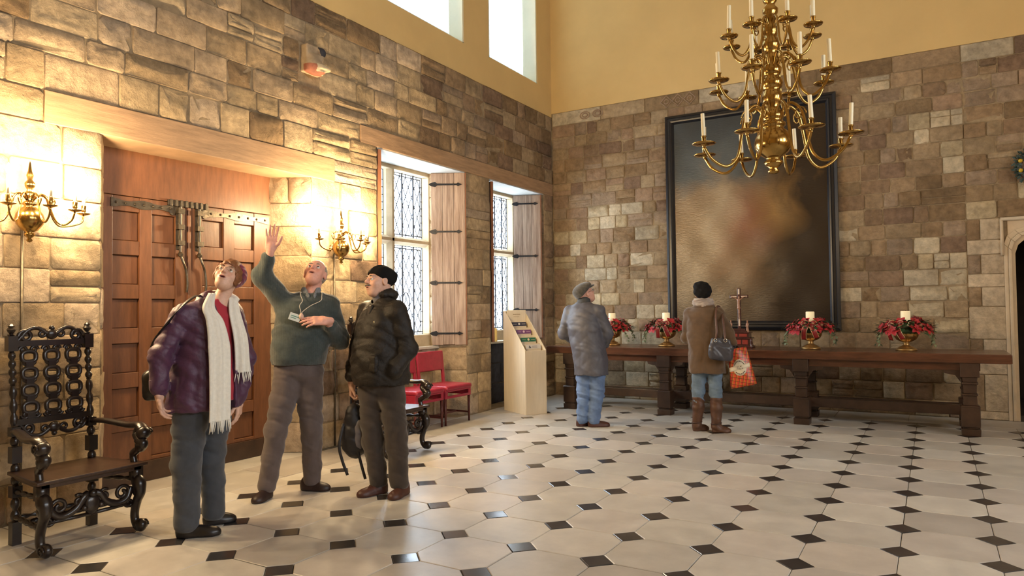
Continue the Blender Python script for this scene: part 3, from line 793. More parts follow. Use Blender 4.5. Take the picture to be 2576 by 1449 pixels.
def surf(f, lo, hi, h):
    """sparse surface nets"""
    lo = np.array(lo, dtype=np.float64); hi = np.array(hi, dtype=np.float64); B_ = 6
    nb = np.maximum(1, np.ceil((hi-lo)/(h*B_)).astype(int)); n = nb*B_+1
    V = np.full(n, 1.0, dtype=f32)
    ctr = np.stack(np.meshgrid(*[(np.arange(k)+.5)*h*B_ for k in nb], indexing='ij'), -1).reshape(-1, 3)+lo
    d = f(ctr.astype(f32)).reshape(nb); rad = h*B_*1.15
    act = np.abs(d) < rad
    ax = [np.repeat(np.arange(k), B_) for k in nb]
    full = np.where(d < 0, -1.0, 1.0)[np.ix_(*ax)]
    V[:-1,:-1,:-1] = full
    mk = np.zeros(n, bool); m = act[np.ix_(*ax)]; 
    for i in (0, 1):
        for j in (0, 1):
            for k in (0, 1):
                mk[i:n[0]-1+i, j:n[1]-1+j, k:n[2]-1+k] |= m
    idx = np.argwhere(mk); out = np.empty(len(idx), f32)
    for s in range(0, len(idx), 200000):
        out[s:s+200000] = f((idx[s:s+200000]*h+lo).astype(f32))
    V[mk] = out
    neg = V < 0
    cs = [neg[i:n[0]-1+i, j:n[1]-1+j, k:n[2]-1+k] for i in (0,1) for j in (0,1) for k in (0,1)]
    su = sum(c.astype(np.int8) for c in cs); cell = (su > 0) & (su < 8)
    ci = np.argwhere(cell); num = np.full(cell.shape, -1, np.int64); num[cell] = np.arange(len(ci))
    acc = np.zeros((len(ci), 3)); cnt = np.zeros(len(ci))
    cor = [(i,j,k) for i in (0,1) for j in (0,1) for k in (0,1)]
    for a in range(8):
        for b in range(a+1, 8):
            if sum(abs(cor[a][q]-cor[b][q]) for q in range(3)) != 1: continue
            va = V[ci[:,0]+cor[a][0], ci[:,1]+cor[a][1], ci[:,2]+cor[a][2]]; vb = V[ci[:,0]+cor[b][0], ci[:,1]+cor[b][1], ci[:,2]+cor[b][2]]
            cr = (va < 0) != (vb < 0); t = np.where(cr, va/np.where(cr, va-vb, 1), 0)
            pa = np.array(cor[a]); pb = np.array(cor[b])
            acc += np.where(cr[:,None], pa+t[:,None]*(pb-pa), 0); cnt += cr
    P_ = (ci+acc/np.maximum(cnt,1)[:,None])*h+lo
    quads = []
    for axis in range(3):
        sl0 = [slice(None)]*3; sl1 = [slice(None)]*3; sl0[axis] = slice(0, -1); sl1[axis] = slice(1, None)
        A = neg[tuple(sl0)]; Bn = neg[tuple(sl1)]
        e = np.argwhere(A != Bn); u, w = [(1,2),(2,0),(0,1)][axis]
        ok = (e[:,u] > 0) & (e[:,w] > 0) & (e[:,u] < n[u]-1) & (e[:,w] < n[w]-1); e = e[ok]
        q = []
        for (du, dw) in ((-1,-1),(0,-1),(0,0),(-1,0)):
            g = e.copy(); g[:,u] += du; g[:,w] += dw; q.append(num[g[:,0], g[:,1], g[:,2]])
        q = np.stack(q, 1); fl_ = A[e[:,0], e[:,1], e[:,2]]
        q[~fl_] = q[~fl_][:, ::-1]; quads.append(q)
    Q = np.concatenate(quads); Q = Q[(Q >= 0).all(1)]
    return P_, Q
def sdf_obj(name, f, lo, hi, h, mats, parent=None, relax=1, matfn=None, colfn=None):
    P_, Q = surf(f, lo, hi, h)
    for _ in range(relax):                       # light smoothing
        s = np.zeros_like(P_); c = np.zeros(len(P_))
        for a in range(4):
            np.add.at(s, Q[:,a], P_[Q[:,(a+1) % 4]]); np.add.at(c, Q[:,a], 1)
            np.add.at(s, Q[:,a], P_[Q[:,(a+3) % 4]]); np.add.at(c, Q[:,a], 1)
        P_ = P_*.5+s/np.maximum(c,1)[:,None]*.5
    me = bpy.data.meshes.new(name)
    me.vertices.add(len(P_)); me.vertices.foreach_set('co', P_.astype(f32).ravel())
    me.loops.add(len(Q)*4); me.loops.foreach_set('vertex_index', Q.astype(np.int32).ravel())
    me.polygons.add(len(Q)); me.polygons.foreach_set('loop_start', np.arange(0, len(Q)*4, 4, dtype=np.int32))
    for m_ in (mats if isinstance(mats, (list, tuple)) else [mats]): me.materials.append(m_)
    if matfn is not None:
        me.polygons.foreach_set('material_index', matfn(P_[Q].mean(1)).astype(np.int32))
    me.polygons.foreach_set('use_smooth', np.ones(len(Q), bool))
    me.update(calc_edges=True); me.validate()
    if colfn is not None: set_col(me, colfn(P_).astype(f32))
    return mesh_obj(name, me, parent)
# ================================================================== WALL LIGHTS
bulb = mat('lit_bulb', (1,.8,.5), .4, emis=(1,.72,.38), estr=60)
ivory = mat('ivory_candle', (.80,.72,.50), .45)
def sconce(loc, rz, label, power, colr=(1,.73,.41)):
    s = empty('wall_sconce', loc, rz); tag(s, label, 'wall light', 'brass wall lights on the stone wall')
    # local: +x out of the wall, origin on the wall at ball height
    m_ = MB(); m_.lathe([(.0,-.04),(.055,-.03),(.05,.0),(.02,.015),(.014,.05),(.014,.12)], 14, (0,0,0), axis=(1,0,0)); m_.build('wall_bracket', MT['brass'], s, smooth=True)
    c = (.115, 0)
    m_ = MB(); m_.lathe([(0,-.16),(.012,-.155),(.02,-.145),(.01,-.13),(.03,-.115),(.034,-.10),(.018,-.092),(.05,-.075),(.08,-.035),(.088,0),(.08,.035),(.05,.075),(.03,.088),(.045,.10),(.04,.115),(.022,.125),(.032,.15),(.028,.18),(.016,.20),(.03,.225),(.032,.245),(.014,.27),(.022,.30),(.012,.33),(.006,.38),(0,.40)], 20, (c[0], c[1], 0)); m_.build('globe_stem', MT['brass'], s, smooth=True)
    for k, a in enumerate((-84, -50, 0, 50, 84)):
        t = math.radians(a); d = Vector((math.cos(t), math.sin(t), 0)); o = Vector((c[0], c[1], 0)); r = .34 if abs(a) > 60 else .27
        z = Vector((0,0,1))
        pts = bez([o+d*.02+z*.13, o+d*.06+z*.17, o+d*.10+z*.15, o+d*.12+z*.08, o+d*.15+z*.0, o+d*.20-z*.035, o+d*(r-.02)+z*.0, o+d*r+z*.06], 5)
        arm = MB().tube(pts, .0065, 8).build('arm', MT['brass'], s, smooth=True)
        cur_ = MB().tube(bez([o+d*.12+z*.08, o+d*.15+z*.12, o+d*.135+z*.15, o+d*.11+z*.135, o+d*.12+z*.115], 5), .0045, 6).build('scroll', MT['brass'], arm, smooth=True)
        e = o+d*r
        MB().lathe([(.006,.055),(.02,.06),(.042,.068),(.045,.073),(.015,.071),(.012,.08),(.017,.09),(.014,.10),(.017,.125),(.012,.13)], 16, e).build('drip_pan', MT['brass'], arm, smooth=True)
        MB().lathe([(.011,.12),(.011,.255),(.0,.257)], 10, e).build('candle_tube', ivory, arm, smooth=True)
        MB().lathe([(.004,.255),(.014,.273),(.016,.29),(.009,.315),(0,.335)], 10, e).build('bulb', bulb, arm, smooth=True)
        L = bpy.data.lights.new('bulb_light', 'POINT'); L.energy = power; L.color = colr; L.shadow_soft_size = .03
        lo = bpy.data.objects.new('bulb_light', L); COL.objects.link(lo); lo.parent = arm; lo.location = e+Vector((.0,0,.295))+d*.035
    m_ = MB(); m_.tube([(.016, 0, -.02), (.016, .004, -1.4), (.016, .0, -2.05)], .010, 8)
    m_.build('conduit', MT['old_iron'], s, smooth=True)
    return s
sconce((0.0, -7.98, 2.07), 0, 'brass branched wall light glowing above the nearer carved chair left of the oak door', SCP)
sconce((0.0, -5.02, 2.07), 0, 'brass branched wall light glowing between the oak door and first window', SCP)
for y_, lb in ((-3.2, 'opposite the first leaded window'), (-6.4, 'opposite the oak door'), (-9.6, 'beside the front wall')): sconce((XR, y_, 2.6), PI, 'unseen brass wall light added for fill on the plaster wall '+lb, SCR, (1,.76,.48))  # out-of-view copies, added to light the hall from the right
# ================================================================== CHANDELIER
ch = empty('chandelier', (4.271, -4.178, 0)); tag(ch, 'three tier brass chandelier with unlit ivory candles hanging before the painting', 'chandelier')
Z0 = 2.78; kz = 6.0/1781
def cz(py): return Z0+(365-py)*kz
prof = [(0,438),(10,436),(13,430),(8,424),(17,416),(21,408),(14,402),(16,398)]
prof += [(20,396),(36,385),(44,372),(45.5,360),(43,347),(35,332),(26,325),(24,320)]
prof += [(28,316),(27,310),(17,306),(22,300),(24,288),(18,280),(15,268),(20,258),(22,245),(20,232),(16,226),(21,220),(24,208),(21,198),(14,192),(19,186),(22,172),(14,160),(18,150),(15,140),(12,132),(16,124),(20,112),(18,100),(12,92),(16,82),(18,66),(12,54),(16,46),(13,38),(16,30),(17,20),(11,12),(10,6),(14,0),(16,-6),(8,-14),(12,-24),(7,-34),(4,-44)]
MB().lathe([(a*kz*(1.0 if 320 < b < 398 else 1.14), cz(b)) for a, b in prof], 28).build('stem', MT['brass'], ch, smooth=True)
m_ = MB(); z = cz(-44)
k = 0
while z < ZC:
    R = rotz(PI/2*(k % 2)); pts = [R @ Vector((.016*math.cos(t), 0, .03*math.sin(t))) + Vector((0,0,z)) for t in np.linspace(0, 2*PI, 11)]
    m_.tube(pts, .005, 5, cap=False); z += .048; k += 1
m_.build('chain', MT['brass'], ch, smooth=True)
def tier(n, R, zp, zroot, r0, a0, rise, dip, cand):
    for k in range(n):
        t = a0+2*PI*k/n; d = Vector((math.cos(t), math.sin(t), 0)); Zv = Vector((0,0,1))
        zt = zroot+rise; H = zt-zp
        pts = bez([d*r0+Zv*zroot, d*(R*.14+.02)+Zv*(zt-.02), d*(R*.27)+Zv*zt, d*(R*.39)+Zv*(zt-H*.22), d*(R*.45)+Zv*(zp+H*.30), d*(R*.52)+Zv*(zp-dip*.50), d*(R*.68)+Zv*(zp-dip), d*(R*.88)+Zv*(zp-dip*.66), d*R+Zv*zp], 5)
        arm = MB().tube(pts, .0125*(.6+.4*R/.6), 10).build('arm', MT['brass'], ch, smooth=True)
        sc = R*.13
        q = d*(R*.36)+Zv*(zroot+rise*.1)
        MB().tube([q+d*(sc*(1-s*.13)*math.cos(s*1.0))*.7+Zv*(sc*(1-s*.13)*math.sin(s*1.0)) for s in np.linspace(0, 6.5, 22)], .006, 6).build('scroll', MT['brass'], arm, smooth=True)
        e = d*R+Zv*zp; pr = .098*(.45+.55*R/.6)
        MB().lathe([(.008,-.012),(.014,0),(.012,.008),(pr*.5,.012),(pr*.93,.018),(pr,.026),(pr*.96,.028),(pr*.5,.022),(.014,.024),(.011,.034),(.016,.042),(.0175,.075),(.022,.080),(.022,.088),(.017,.09)], 24, e).build('drip_pan', MT['brass'], arm, smooth=True)
        tx, ty = random.uniform(-.05,.05), random.uniform(-.05,.05); hgt = cand*random.uniform(.92,1.05)
        MB().tube([e+Zv*.08, e+Vector((tx*hgt, ty*hgt, .08+hgt))], [.0165,.0158], 12).build('candle', ivory, arm, smooth=True, angle=.8)
# angles measured so that the branches fall as they hang
tier(8, .61, Z0-.02, cz(302), .05, .65, .12, .165, .20)
tier(8, .468, Z0+.52, cz(168), .045, .65, .10, .155, .20)
tier(8, .357, Z0+.91, cz(72), .04, .55, .09, .14, .20)
# ================================================================== PAINTING
pf = empty('framed_painting', (3.155, -.02, 1.08)); tag(pf, 'huge dark oil painting in a black moulded frame behind the long table', 'painting')
blk = mat('frame_black', (.012,.012,.015), .32, var=.3, scale=20)
PW, PH = 2.37, 3.22
def frame_band(mb, o0, o1, y0, y1):
    a = [(-PW/2+o0, o0), (PW/2-o0, o0), (PW/2-o0, PH-o0), (-PW/2+o0, PH-o0)]; b = [(-PW/2+o1, o1), (PW/2-o1, o1), (PW/2-o1, PH-o1), (-PW/2+o1, PH-o1)]
    for i in range(4):
        j = (i+1) % 4
        mb.add([(a[i][0], y0, a[i][1]), (a[j][0], y0, a[j][1]), (b[j][0], y1, b[j][1]), (b[i][0], y1, b[i][1])], [(0,1,2,3)])
def frame_side(mb, o, y0, y1):
    a = [(-PW/2+o, o), (PW/2-o, o), (PW/2-o, PH-o), (-PW/2+o, PH-o)]
    for i in range(4):
        j = (i+1) % 4
        mb.add([(a[i][0], y0, a[i][1]), (a[j][0], y0, a[j][1]), (a[j][0], y1, a[j][1]), (a[i][0], y1, a[i][1])], [(0,1,2,3)])
mb = MB(); frame_side(mb, 0, 0, -.05); frame_band(mb, 0, .035, -.05, -.075); frame_band(mb, .035, .045, -.075, -.062); frame_band(mb, .045, .075, -.062, -.062); frame_band(mb, .075, .085, -.062, -.075); frame_band(mb, .085, .105, -.075, -.07); frame_band(mb, .105, .13, -.07, -.035); frame_side(mb, .13, -.035, -.02)
mb.box((-PW/2+.005, -.02, .005), (PW/2-.005, .012, PH-.005)); mb.build('frame', blk, pf)
# canvas: a plain dim landscape of the same tones, no figures
cv = bpy.data.materials.new('dim_oil_canvas'); cv.use_nodes = True; n = cv.node_tree.nodes; l = cv.node_tree.links; b = n['Principled BSDF']
tc = n.new('ShaderNodeTexCoord'); sx = n.new('ShaderNodeSeparateXYZ'); l.new(tc.outputs['Object'], sx.inputs[0])
nz = n.new('ShaderNodeTexNoise'); nz.inputs['Scale'].default_value = 1.5; nz.inputs['Detail'].default_value = 7; nz.inputs['Distortion'].default_value = .6; l.new(tc.outputs['Object'], nz.inputs['Vector'])
def mth(op, a, b_=None, c=None):
    q = n.new('ShaderNodeMath'); q.operation = op
    for i, s in enumerate((a, b_, c)):
        if s is None: continue
        if isinstance(s, (int, float)): q.inputs[i].default_value = s
        else: l.new(s, q.inputs[i])
    return q.outputs[0]
def mixc(fac, a, c):
    q = n.new('ShaderNodeMix'); q.data_type = 'RGBA'
    if isinstance(fac, (int, float)): q.inputs[0].default_value = fac
    else: l.new(fac, q.inputs[0])
    for i, s in ((6, a), (7, c)):
        if isinstance(s, tuple): q.inputs[i].default_value = s+(1,)
        else: l.new(s, q.inputs[i])
    return q.outputs[2]
X = sx.outputs['X']; Zc = sx.outputs['Z']; N_ = mth('SUBTRACT', nz.outputs['Fac'], .5)
zz = mth('MULTIPLY_ADD', N_, 1.2, Zc)
rp = n.new('ShaderNodeValToRGB'); els = rp.color_ramp.elements; els[0].position = .0; els[0].color = (.055,.034,.018,1); els[1].position = 1; els[1].color = (.035,.040,.042,1)
for p_, c_ in ((.28, (.13,.085,.042)), (.48, (.20,.125,.06)), (.62, (.19,.125,.07)), (.74, (.075,.085,.085)), (.86, (.045,.055,.06))):
    e = els.new(p_); e.color = c_+(1,)
l.new(mth('DIVIDE', zz, PH), rp.inputs['Fac'])
xx = mth('MULTIPLY_ADD', N_, .9, X)
tree = mth('SMOOTH_MIN', mth('MAXIMUM', mth('MULTIPLY_ADD', xx, 1.5, .15), 0.0), 1.0, .1)
c1 = mixc(tree, rp.outputs[0], (.022,.014,.009))
def blob(cx, cz_, rx, rz_, colr, amt, src_):
    dx_ = mth('DIVIDE', mth('SUBTRACT', xx, cx), rx); dz_ = mth('DIVIDE', mth('SUBTRACT', zz, cz_), rz_)
    d = mth('SQRT', mth('ADD', mth('MULTIPLY', dx_, dx_), mth('MULTIPLY', dz_, dz_)))
    fac = mth('MULTIPLY', mth('MAXIMUM', mth('SUBTRACT', 1.0, d), 0.0), amt)
    return mixc(fac, src_, colr)
c1 = blob(-.40, 1.75, .40, .6, (.42,.34,.22), .45, c1)
c1 = blob(.05, 1.55, .5, .6, (.20,.05,.03), .6, c1)
c1 = blob(.45, 1.75, .5, .55, (.25,.135,.04), .9, c1)
c1 = blob(-.15, .9, .5, .5, (.22,.11,.05), .5, c1)
l.new(c1, b.inputs['Base Color']); b.inputs['Roughness'].default_value = .27; b.inputs['Specular IOR Level'].default_value = .5
wv = n.new('ShaderNodeTexNoise'); wv.inputs['Scale'].default_value = 60; wv.inputs['Detail'].default_value = 3
mp = n.new('ShaderNodeMapping'); mp.inputs['Scale'].default_value = (.35,1,1.6); l.new(tc.outputs['Object'], mp.inputs[0]); l.new(mp.outputs[0], wv.inputs['Vector'])
bp = n.new('ShaderNodeBump'); bp.inputs['Strength'].default_value = .22; bp.inputs['Distance'].default_value = .01; l.new(wv.outputs['Fac'], bp.inputs['Height']); l.new(bp.outputs[0], b.inputs['Normal'])
rows = [[(-PW/2+.13+(PW-.26)*i/24, -.028-.006*math.sin(i*.9)*math.sin(j*.7), .13+(PH-.26)*j/30) for i in range(25)] for j in range(31)]
MB().sheet(rows).build('canvas', cv, pf, smooth=True)
# ================================================================== LONG TABLE
TX0, TX1, TY0, TY1, TZ = .60, 6.10, -1.42, -.50, .88
tb = empty('refectory_table', (0,0,0)); tag(tb, 'very long dark oak refectory table against the back wall', 'table')
for k in range(3):
    a = TY0+(TY1-TY0)*k/3; MB().box((TX0, a+.001, TZ-.10), (TX1, a+(TY1-TY0)/3-.001, TZ+random.uniform(-.002,.0))).build('top_plank', MT['table_oak'], tb, bevel=.008)
legx = (.95, 2.33, 4.02, 5.72)
for lx in legx:
    for ly in (TY0+.10, TY1-.12):
        m_ = MB(); w = .088
        def sq(z0, z1, a, b_): m_.add([(lx-a,ly-a,z0),(lx+a,ly-a,z0),(lx+a,ly+a,z0),(lx-a,ly+a,z0),(lx-b_,ly-b_,z1),(lx+b_,ly-b_,z1),(lx+b_,ly+b_,z1),(lx-b_,ly+b_,z1)], [(0,3,2,1),(4,5,6,7),(0,1,5,4),(1,2,6,5),(2,3,7,6),(3,0,4,7)])
        sq(0, .075, w*.98, w*1.02); sq(.075, .095, w*.85, w*.85); sq(.095, .31, w*1.0, w*1.0); sq(.31, .325, w*1.08, w*.9); sq(.325, .43, w*.74, w*.70); sq(.43, .45, w*.82, w*.82); sq(.45, .55, w*.68, w*.72); sq(.55, .575, w*.85, w*.85); sq(.575, .63, w*.72, w*.8); sq(.63, .782, w, w)
        m_.build('leg', MT['dark_oak'], tb, bevel=.005)
        for s in ([1] if lx == legx[0] else [-1] if lx == legx[-1] else [-1, 1]):                          # shaped brackets under the apron
            pr = [(0,0),(.16,0),(.15,-.035),(.10,-.05),(.05,-.055),(.02,-.10),(0,-.13)]
            MB().prism([(lx+s*(w*.95+p[0]), .70+p[1]) for p in pr], (0,.03,0), (0, ly-.015, 0), (1,0,0), (0,0,1)).build('bracket', MT['dark_oak'], tb)
for ly in (TY0+.10, TY1-.12):
    MB().box((TX0+.25, ly-.022, .695), (TX1-.28, ly+.022, .78)).build('apron', MT['table_oak'], tb, bevel=.004)
for lx in legx: MB().box((lx-.03, TY0+.15, .19), (lx+.03, TY1-.15, .27)).build('cross_rail', MT['dark_oak'], tb, bevel=.004)
MB().box((legx[0], (TY0+TY1)/2-.05, .17), (legx[-1], (TY0+TY1)/2+.05, .28)).build('stretcher', MT['dark_oak'], tb, bevel=.006)
MB().box((legx[0], TY1-.16, .13), (legx[-1], TY1-.10, .26)).build('stretcher', MT['dark_oak'], tb, bevel=.006)
# ================================================================== URNS OF POINSETTIAS
gold = mat('gilt', (.62,.38,.14), .32, metal=.85, var=.35, scale=16, bump=.1)
red_p = mat('red_petal', (.52,.012,.020), .55, var=.4, scale=25, sheen=.2)
green_l = mat('green_leaf', (.045,.10,.035), .5, var=.5, scale=20)
pale_l = mat('ivy_leaf', (.22,.27,.15), .5, var=.4, scale=20)
ribbon_m = mat('red_ribbon', (.28,.02,.02), .35, var=.3, scale=30)
ribbon_e = mat('gold_ribbon_edge', (.70,.52,.28), .35, metal=.4)
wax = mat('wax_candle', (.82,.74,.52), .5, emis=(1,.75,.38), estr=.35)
cone_m = mat('bauble', (.30,.12,.06), .3, var=.3, scale=30)
def leaf_at(mb, base, d, up, L, Wd, bend=.25):
    d = Vector(d).normalized(); up = Vector(up); s = d.cross(up)
    if s.length < 1e-4: s = d.orthogonal()
    s.normalize(); nn = s.cross(d).normalized(); base = Vector(base)
    rows = []
    for t, w in ((0,.12),(.35,.8),(.6,1.0),(.82,.6),(1,.03)):
        p = base+d*L*t-nn*(bend*L*t*t)
        rows.append((p-s*Wd*w*.5+nn*Wd*.12*w, p, p+s*Wd*w*.5+nn*Wd*.12*w))
    vs = [q for r in rows for q in r]; fs = []
    for i in range(4):
        for j in range(2): fs.append((i*3+j, i*3+j+1, i*3+j+4, i*3+j+3))
    mb.add(vs, fs)
def poinsettia(parent, c, nrm, r):
    m_ = MB(); nrm = Vector(nrm).normalized(); a = nrm.orthogonal().normalized(); b_ = nrm.cross(a)
    for ring, (cnt, tilt, rr) in enumerate(((6, .15, 1.0), (5, .75, .62))):
        for k in range(cnt):
            t = 2*PI*k/cnt+ring*.5+random.uniform(-.2,.2); d = (a*math.cos(t)+b_*math.sin(t))+nrm*tilt
            leaf_at(m_, Vector(c)+nrm*.01*ring, d, nrm, r*rr, r*.62*rr, .2)
    for k in range(5): m_.ball(Vector(c)+nrm*.02+a*random.uniform(-.01,.01)+b_*random.uniform(-.01,.01), .006, 6, 4)
    return m_.build('poinsettia', red_p, parent, smooth=True, fix=False)
def urn(x, y, label, seed, side=1):
    random.seed(seed)
    u = empty('flower_urn', (x, y, TZ+.0005)); tag(u, label, 'flower arrangement', 'gilt urns of poinsettias on the long table')
    MB().lathe([(.0,0),(.112,0),(.115,.012),(.10,.024),(.085,.03),(.08,.04),(.05,.052),(.034,.065),(.03,.08),(.036,.09),(.03,.098)], 28).build('foot', gold, u, smooth=True)
    MB().lathe([(.03,.096),(.06,.105),(.10,.13),(.122,.165),(.128,.19),(.124,.205),(.132,.212),(.130,.222),(.115,.222),(.09,.215),(.0,.21)], 64, lobes=16, amp=.05).build('bowl', gold, u, smooth=True)
    cd = MB().lathe([(.050,.20),(.051,.455),(.045,.462),(.034,.455),(.012,.45),(0,.45)], 20).build('candle', wax, u, smooth=True, angle=.7)
    MB().tube([(0,0,.445),(0.002,0,.468)], .002, 5).build('wick', MT['iron'], cd)
    fo = MB()
    for k in range(190):
        t = random.uniform(0, 2*PI); r = random.uniform(.06, .27); h = .255+.07*math.cos(r/.27*1.4)+random.uniform(-.03,.04)-max(0, r-.2)*.5
        d = Vector((math.cos(t), math.sin(t), random.uniform(-.3,.8))); leaf_at(fo, (r*math.cos(t), r*math.sin(t), h), d, (0,0,1), random.uniform(.065,.11), random.uniform(.028,.048))
    fo.ball((0,0,.23), .15, 16, 8, (1,1,.45))
    fo.build('foliage', green_l, u, smooth=True, fix=False)
    iv = MB()
    for t0 in (.2, 2.9, 3.4, 5.6):
        for k in range(9):
            q = k/8; r = .21+.10*math.sin(q*1.6); p = (r*math.cos(t0+q*.3), r*math.sin(t0+q*.3), .25-.17*q*q)
            for s in range(2): leaf_at(iv, p, (random.uniform(-1,1), random.uniform(-1,1), -.6), (0,0,1), .04, .03)
    iv.build('trailing_ivy', pale_l, u, smooth=True, fix=False)
    for t, r, h in ((.1,.24,.27),(1.2,.22,.29),(2.2,.22,.30),(3.1,.25,.27),(-2.5,.22,.25),(-1.0,.21,.26),(-.5,.25,.26),(-1.9,.15,.33),(-2.1,.23,.24),(-.8,.15,.33),(-2.75,.25,.27),(.6,.16,.335),(-2.95,.17,.32)):
        d = Vector((math.cos(t), math.sin(t), .0)); poinsettia(u, d*r+Vector((0,0,h)), d*1.0+Vector((0,0,.8)), random.uniform(.072,.096))
    for k in range(7):
        t = random.uniform(0,6.28); r = random.uniform(.14,.24); MB().ball((r*math.cos(t), r*math.sin(t), .30), random.uniform(.014,.022), 10, 7).build('bauble', cone_m, u, smooth=True)
    # ribbon: two loops and two tails falling over the front
    rb = empty('ribbon', parent=u); fd = Vector((.32*side-.25, -1, 0)).normalized(); sd = Vector((0,0,1)).cross(fd)*-1
    def strip(pts, w):
        P_ = bez(pts, 6); rows = []; rowsE = [[], []]
        for i, p in enumerate(P_):
            tg = (P_[min(i+1,len(P_)-1)]-P_[max(i-1,0)]); s = tg.cross(fd+Vector((0,0,.5)))
            s = s.normalized() if s.length > 1e-5 else sd
            rows.append([p-s*w/2, p, p+s*w/2])
        MB().sheet(rows, .0015).build('ribbon_tail', ribbon_m, u, smooth=True, fix=False)
        for q in (0, 2): MB().tube([r_[q] for r_ in rows], .0032, 5).build('ribbon_edge', ribbon_e, u, smooth=True)
    bpy.data.objects.remove(rb)
    k0 = fd*.17+Vector((0,0,.31)); Zv = Vector((0,0,1))
    strip([k0, k0+fd*.05+sd*-.03-Zv*.03, k0+fd*.06+sd*-.06-Zv*.10, k0+fd*.03+sd*-.085-Zv*.17], .055)
    strip([k0, k0+fd*.05+sd*.035-Zv*.03, k0+fd*.055+sd*.06-Zv*.10, k0+fd*.01+sd*.065-Zv*.19], .055)
    strip([k0, k0+sd*-.045+Zv*.03+fd*.02, k0+sd*-.075+Zv*.005+fd*.03, k0+sd*-.04-Zv*.01+fd*.04, k0], .035)
    strip([k0, k0+sd*.045+Zv*.03+fd*.02, k0+sd*.075+Zv*.005+fd*.03, k0+sd*.04-Zv*.01+fd*.04, k0], .035)
    return u
urn(1.40, -.88, 'gilt urn of poinsettias half hidden behind the man in the grey coat', 11)
urn(2.22, -.92, 'gilt urn of poinsettias with candle standing by the brown coat and painting edge', 12)
urn(4.08, -.95, 'gilt urn of poinsettias with candle just below the painting beside the crucifix', 13)
urn(5.12, -.95, 'gilt urn of poinsettias with candle before bare stone wall near the doorway', 14, -1)
random.seed(21)
# ================================================================== CRUCIFIX ON CASKET BASE
rosew = mat('rosewood', (.075,.022,.018), .22, var=.4, scale=12, coat=.4)
redp = mat('red_inlay', (.28,.03,.02), .3, var=.3, scale=12)
ivo = mat('carved_boxwood', (.34,.17,.10), .4, var=.3, scale=20)
cr = empty('crucifix', (3.215, -.93, TZ+.0005)); tag(cr, 'dark wooden crucifix on a red panelled stepped base', 'crucifix')
m_ = MB()
for (w, d, a, b_) in ((.17,.12,.0,.025),(.155,.105,.025,.035),(.14,.095,.035,.115),(.16,.11,.115,.132),(.13,.085,.132,.19),(.145,.095,.19,.203),(.10,.065,.203,.222),(.08,.05,.222,.245)): m_.box((-w,-d,a), (w,d,b_))
m_.build('stepped_base', rosew, cr, bevel=.003)
for q in (-.085, 0, .085): MB().box((q-.034,-.0985,.045), (q+.034,-.09,.105)).build('inlay_panel', redp, cr, bevel=.002)
for q in (-.06, .06): MB().box((q-.05,-.089,.142), (q+.05,-.08,.182)).build('inlay_panel', redp, cr, bevel=.002)
for q in (-.165,.165): MB().lathe([(.0,-.0),(.018,.0),(.022,.015),(.012,.03),(.02,.06),(.012,.09),(.018,.115),(.0,.118)], 10, (q,-.1,0)).build('corner_post', rosew, cr, smooth=True)
m_ = MB(); m_.box((-.020,-.014,.245), (.020,.014,.775)); m_.box((-.118,-.0135,.645), (.118,.0135,.685)); m_.build('cross', rosew, cr, bevel=.003)
gl_in = mat('mother_of_pearl', (.62,.50,.38), .15, coat=.6)
for a, b_ in (((-.105,-.0165,.655),(-.03,-.013,.675)), ((.03,-.0165,.655),(.105,-.013,.675)), ((-.010,-.0165,.695),(.010,-.013,.765)), ((-.010,-.0165,.28),(.010,-.013,.44))): MB().box(a, b_).build('pearl_inlay', gl_in, cr, bevel=.0015)
corp = s_union([s_cap((0,-.03,.62),(0,-.03,.55),.019,.016), s_cap((0,-.03,.55),(.003,-.032,.52),.018,.017), s_cap((.004,-.032,.52),(.006,-.038,.45),.013,.010), s_cap((.006,-.038,.45),(0,-.028,.375),.010,.006), s_cap((-.012,-.028,.622),(-.055,-.025,.655),.008,.006), s_cap((-.055,-.025,.655),(-.10,-.022,.668),.006,.005), s_cap((.012,-.028,.622),(.055,-.025,.655),.008,.006), s_cap((.055,-.025,.655),(.10,-.022,.668),.006,.005), s_ell((.006,-.036,.652),(.013,.015,.018)), s_ell((.002,-.034,.515),(.022,.016,.016))], .008)
sdf_obj('corpus_figure', corp, (-.12,-.07,.35), (.12,.0,.69), .0035, ivo, cr)
for q in (-.105, .105):
    fg = s_union([s_cap((q,-.03,.205),(q,-.03,.26),.022,.014), s_cap((q,-.03,.26),(q,-.03,.315),.014,.013), s_ell((q,-.032,.342),(.011,.012,.015)), s_cap((q-.014,-.03,.305),(q-.016,-.042,.27),.007,.006), s_cap((q+.014,-.03,.305),(q+.010,-.045,.275),.007,.006)], .008)
    sdf_obj('mourner_figure', fg, (q-.05,-.07,.19), (q+.05,.01,.37), .0035, ivo, cr)
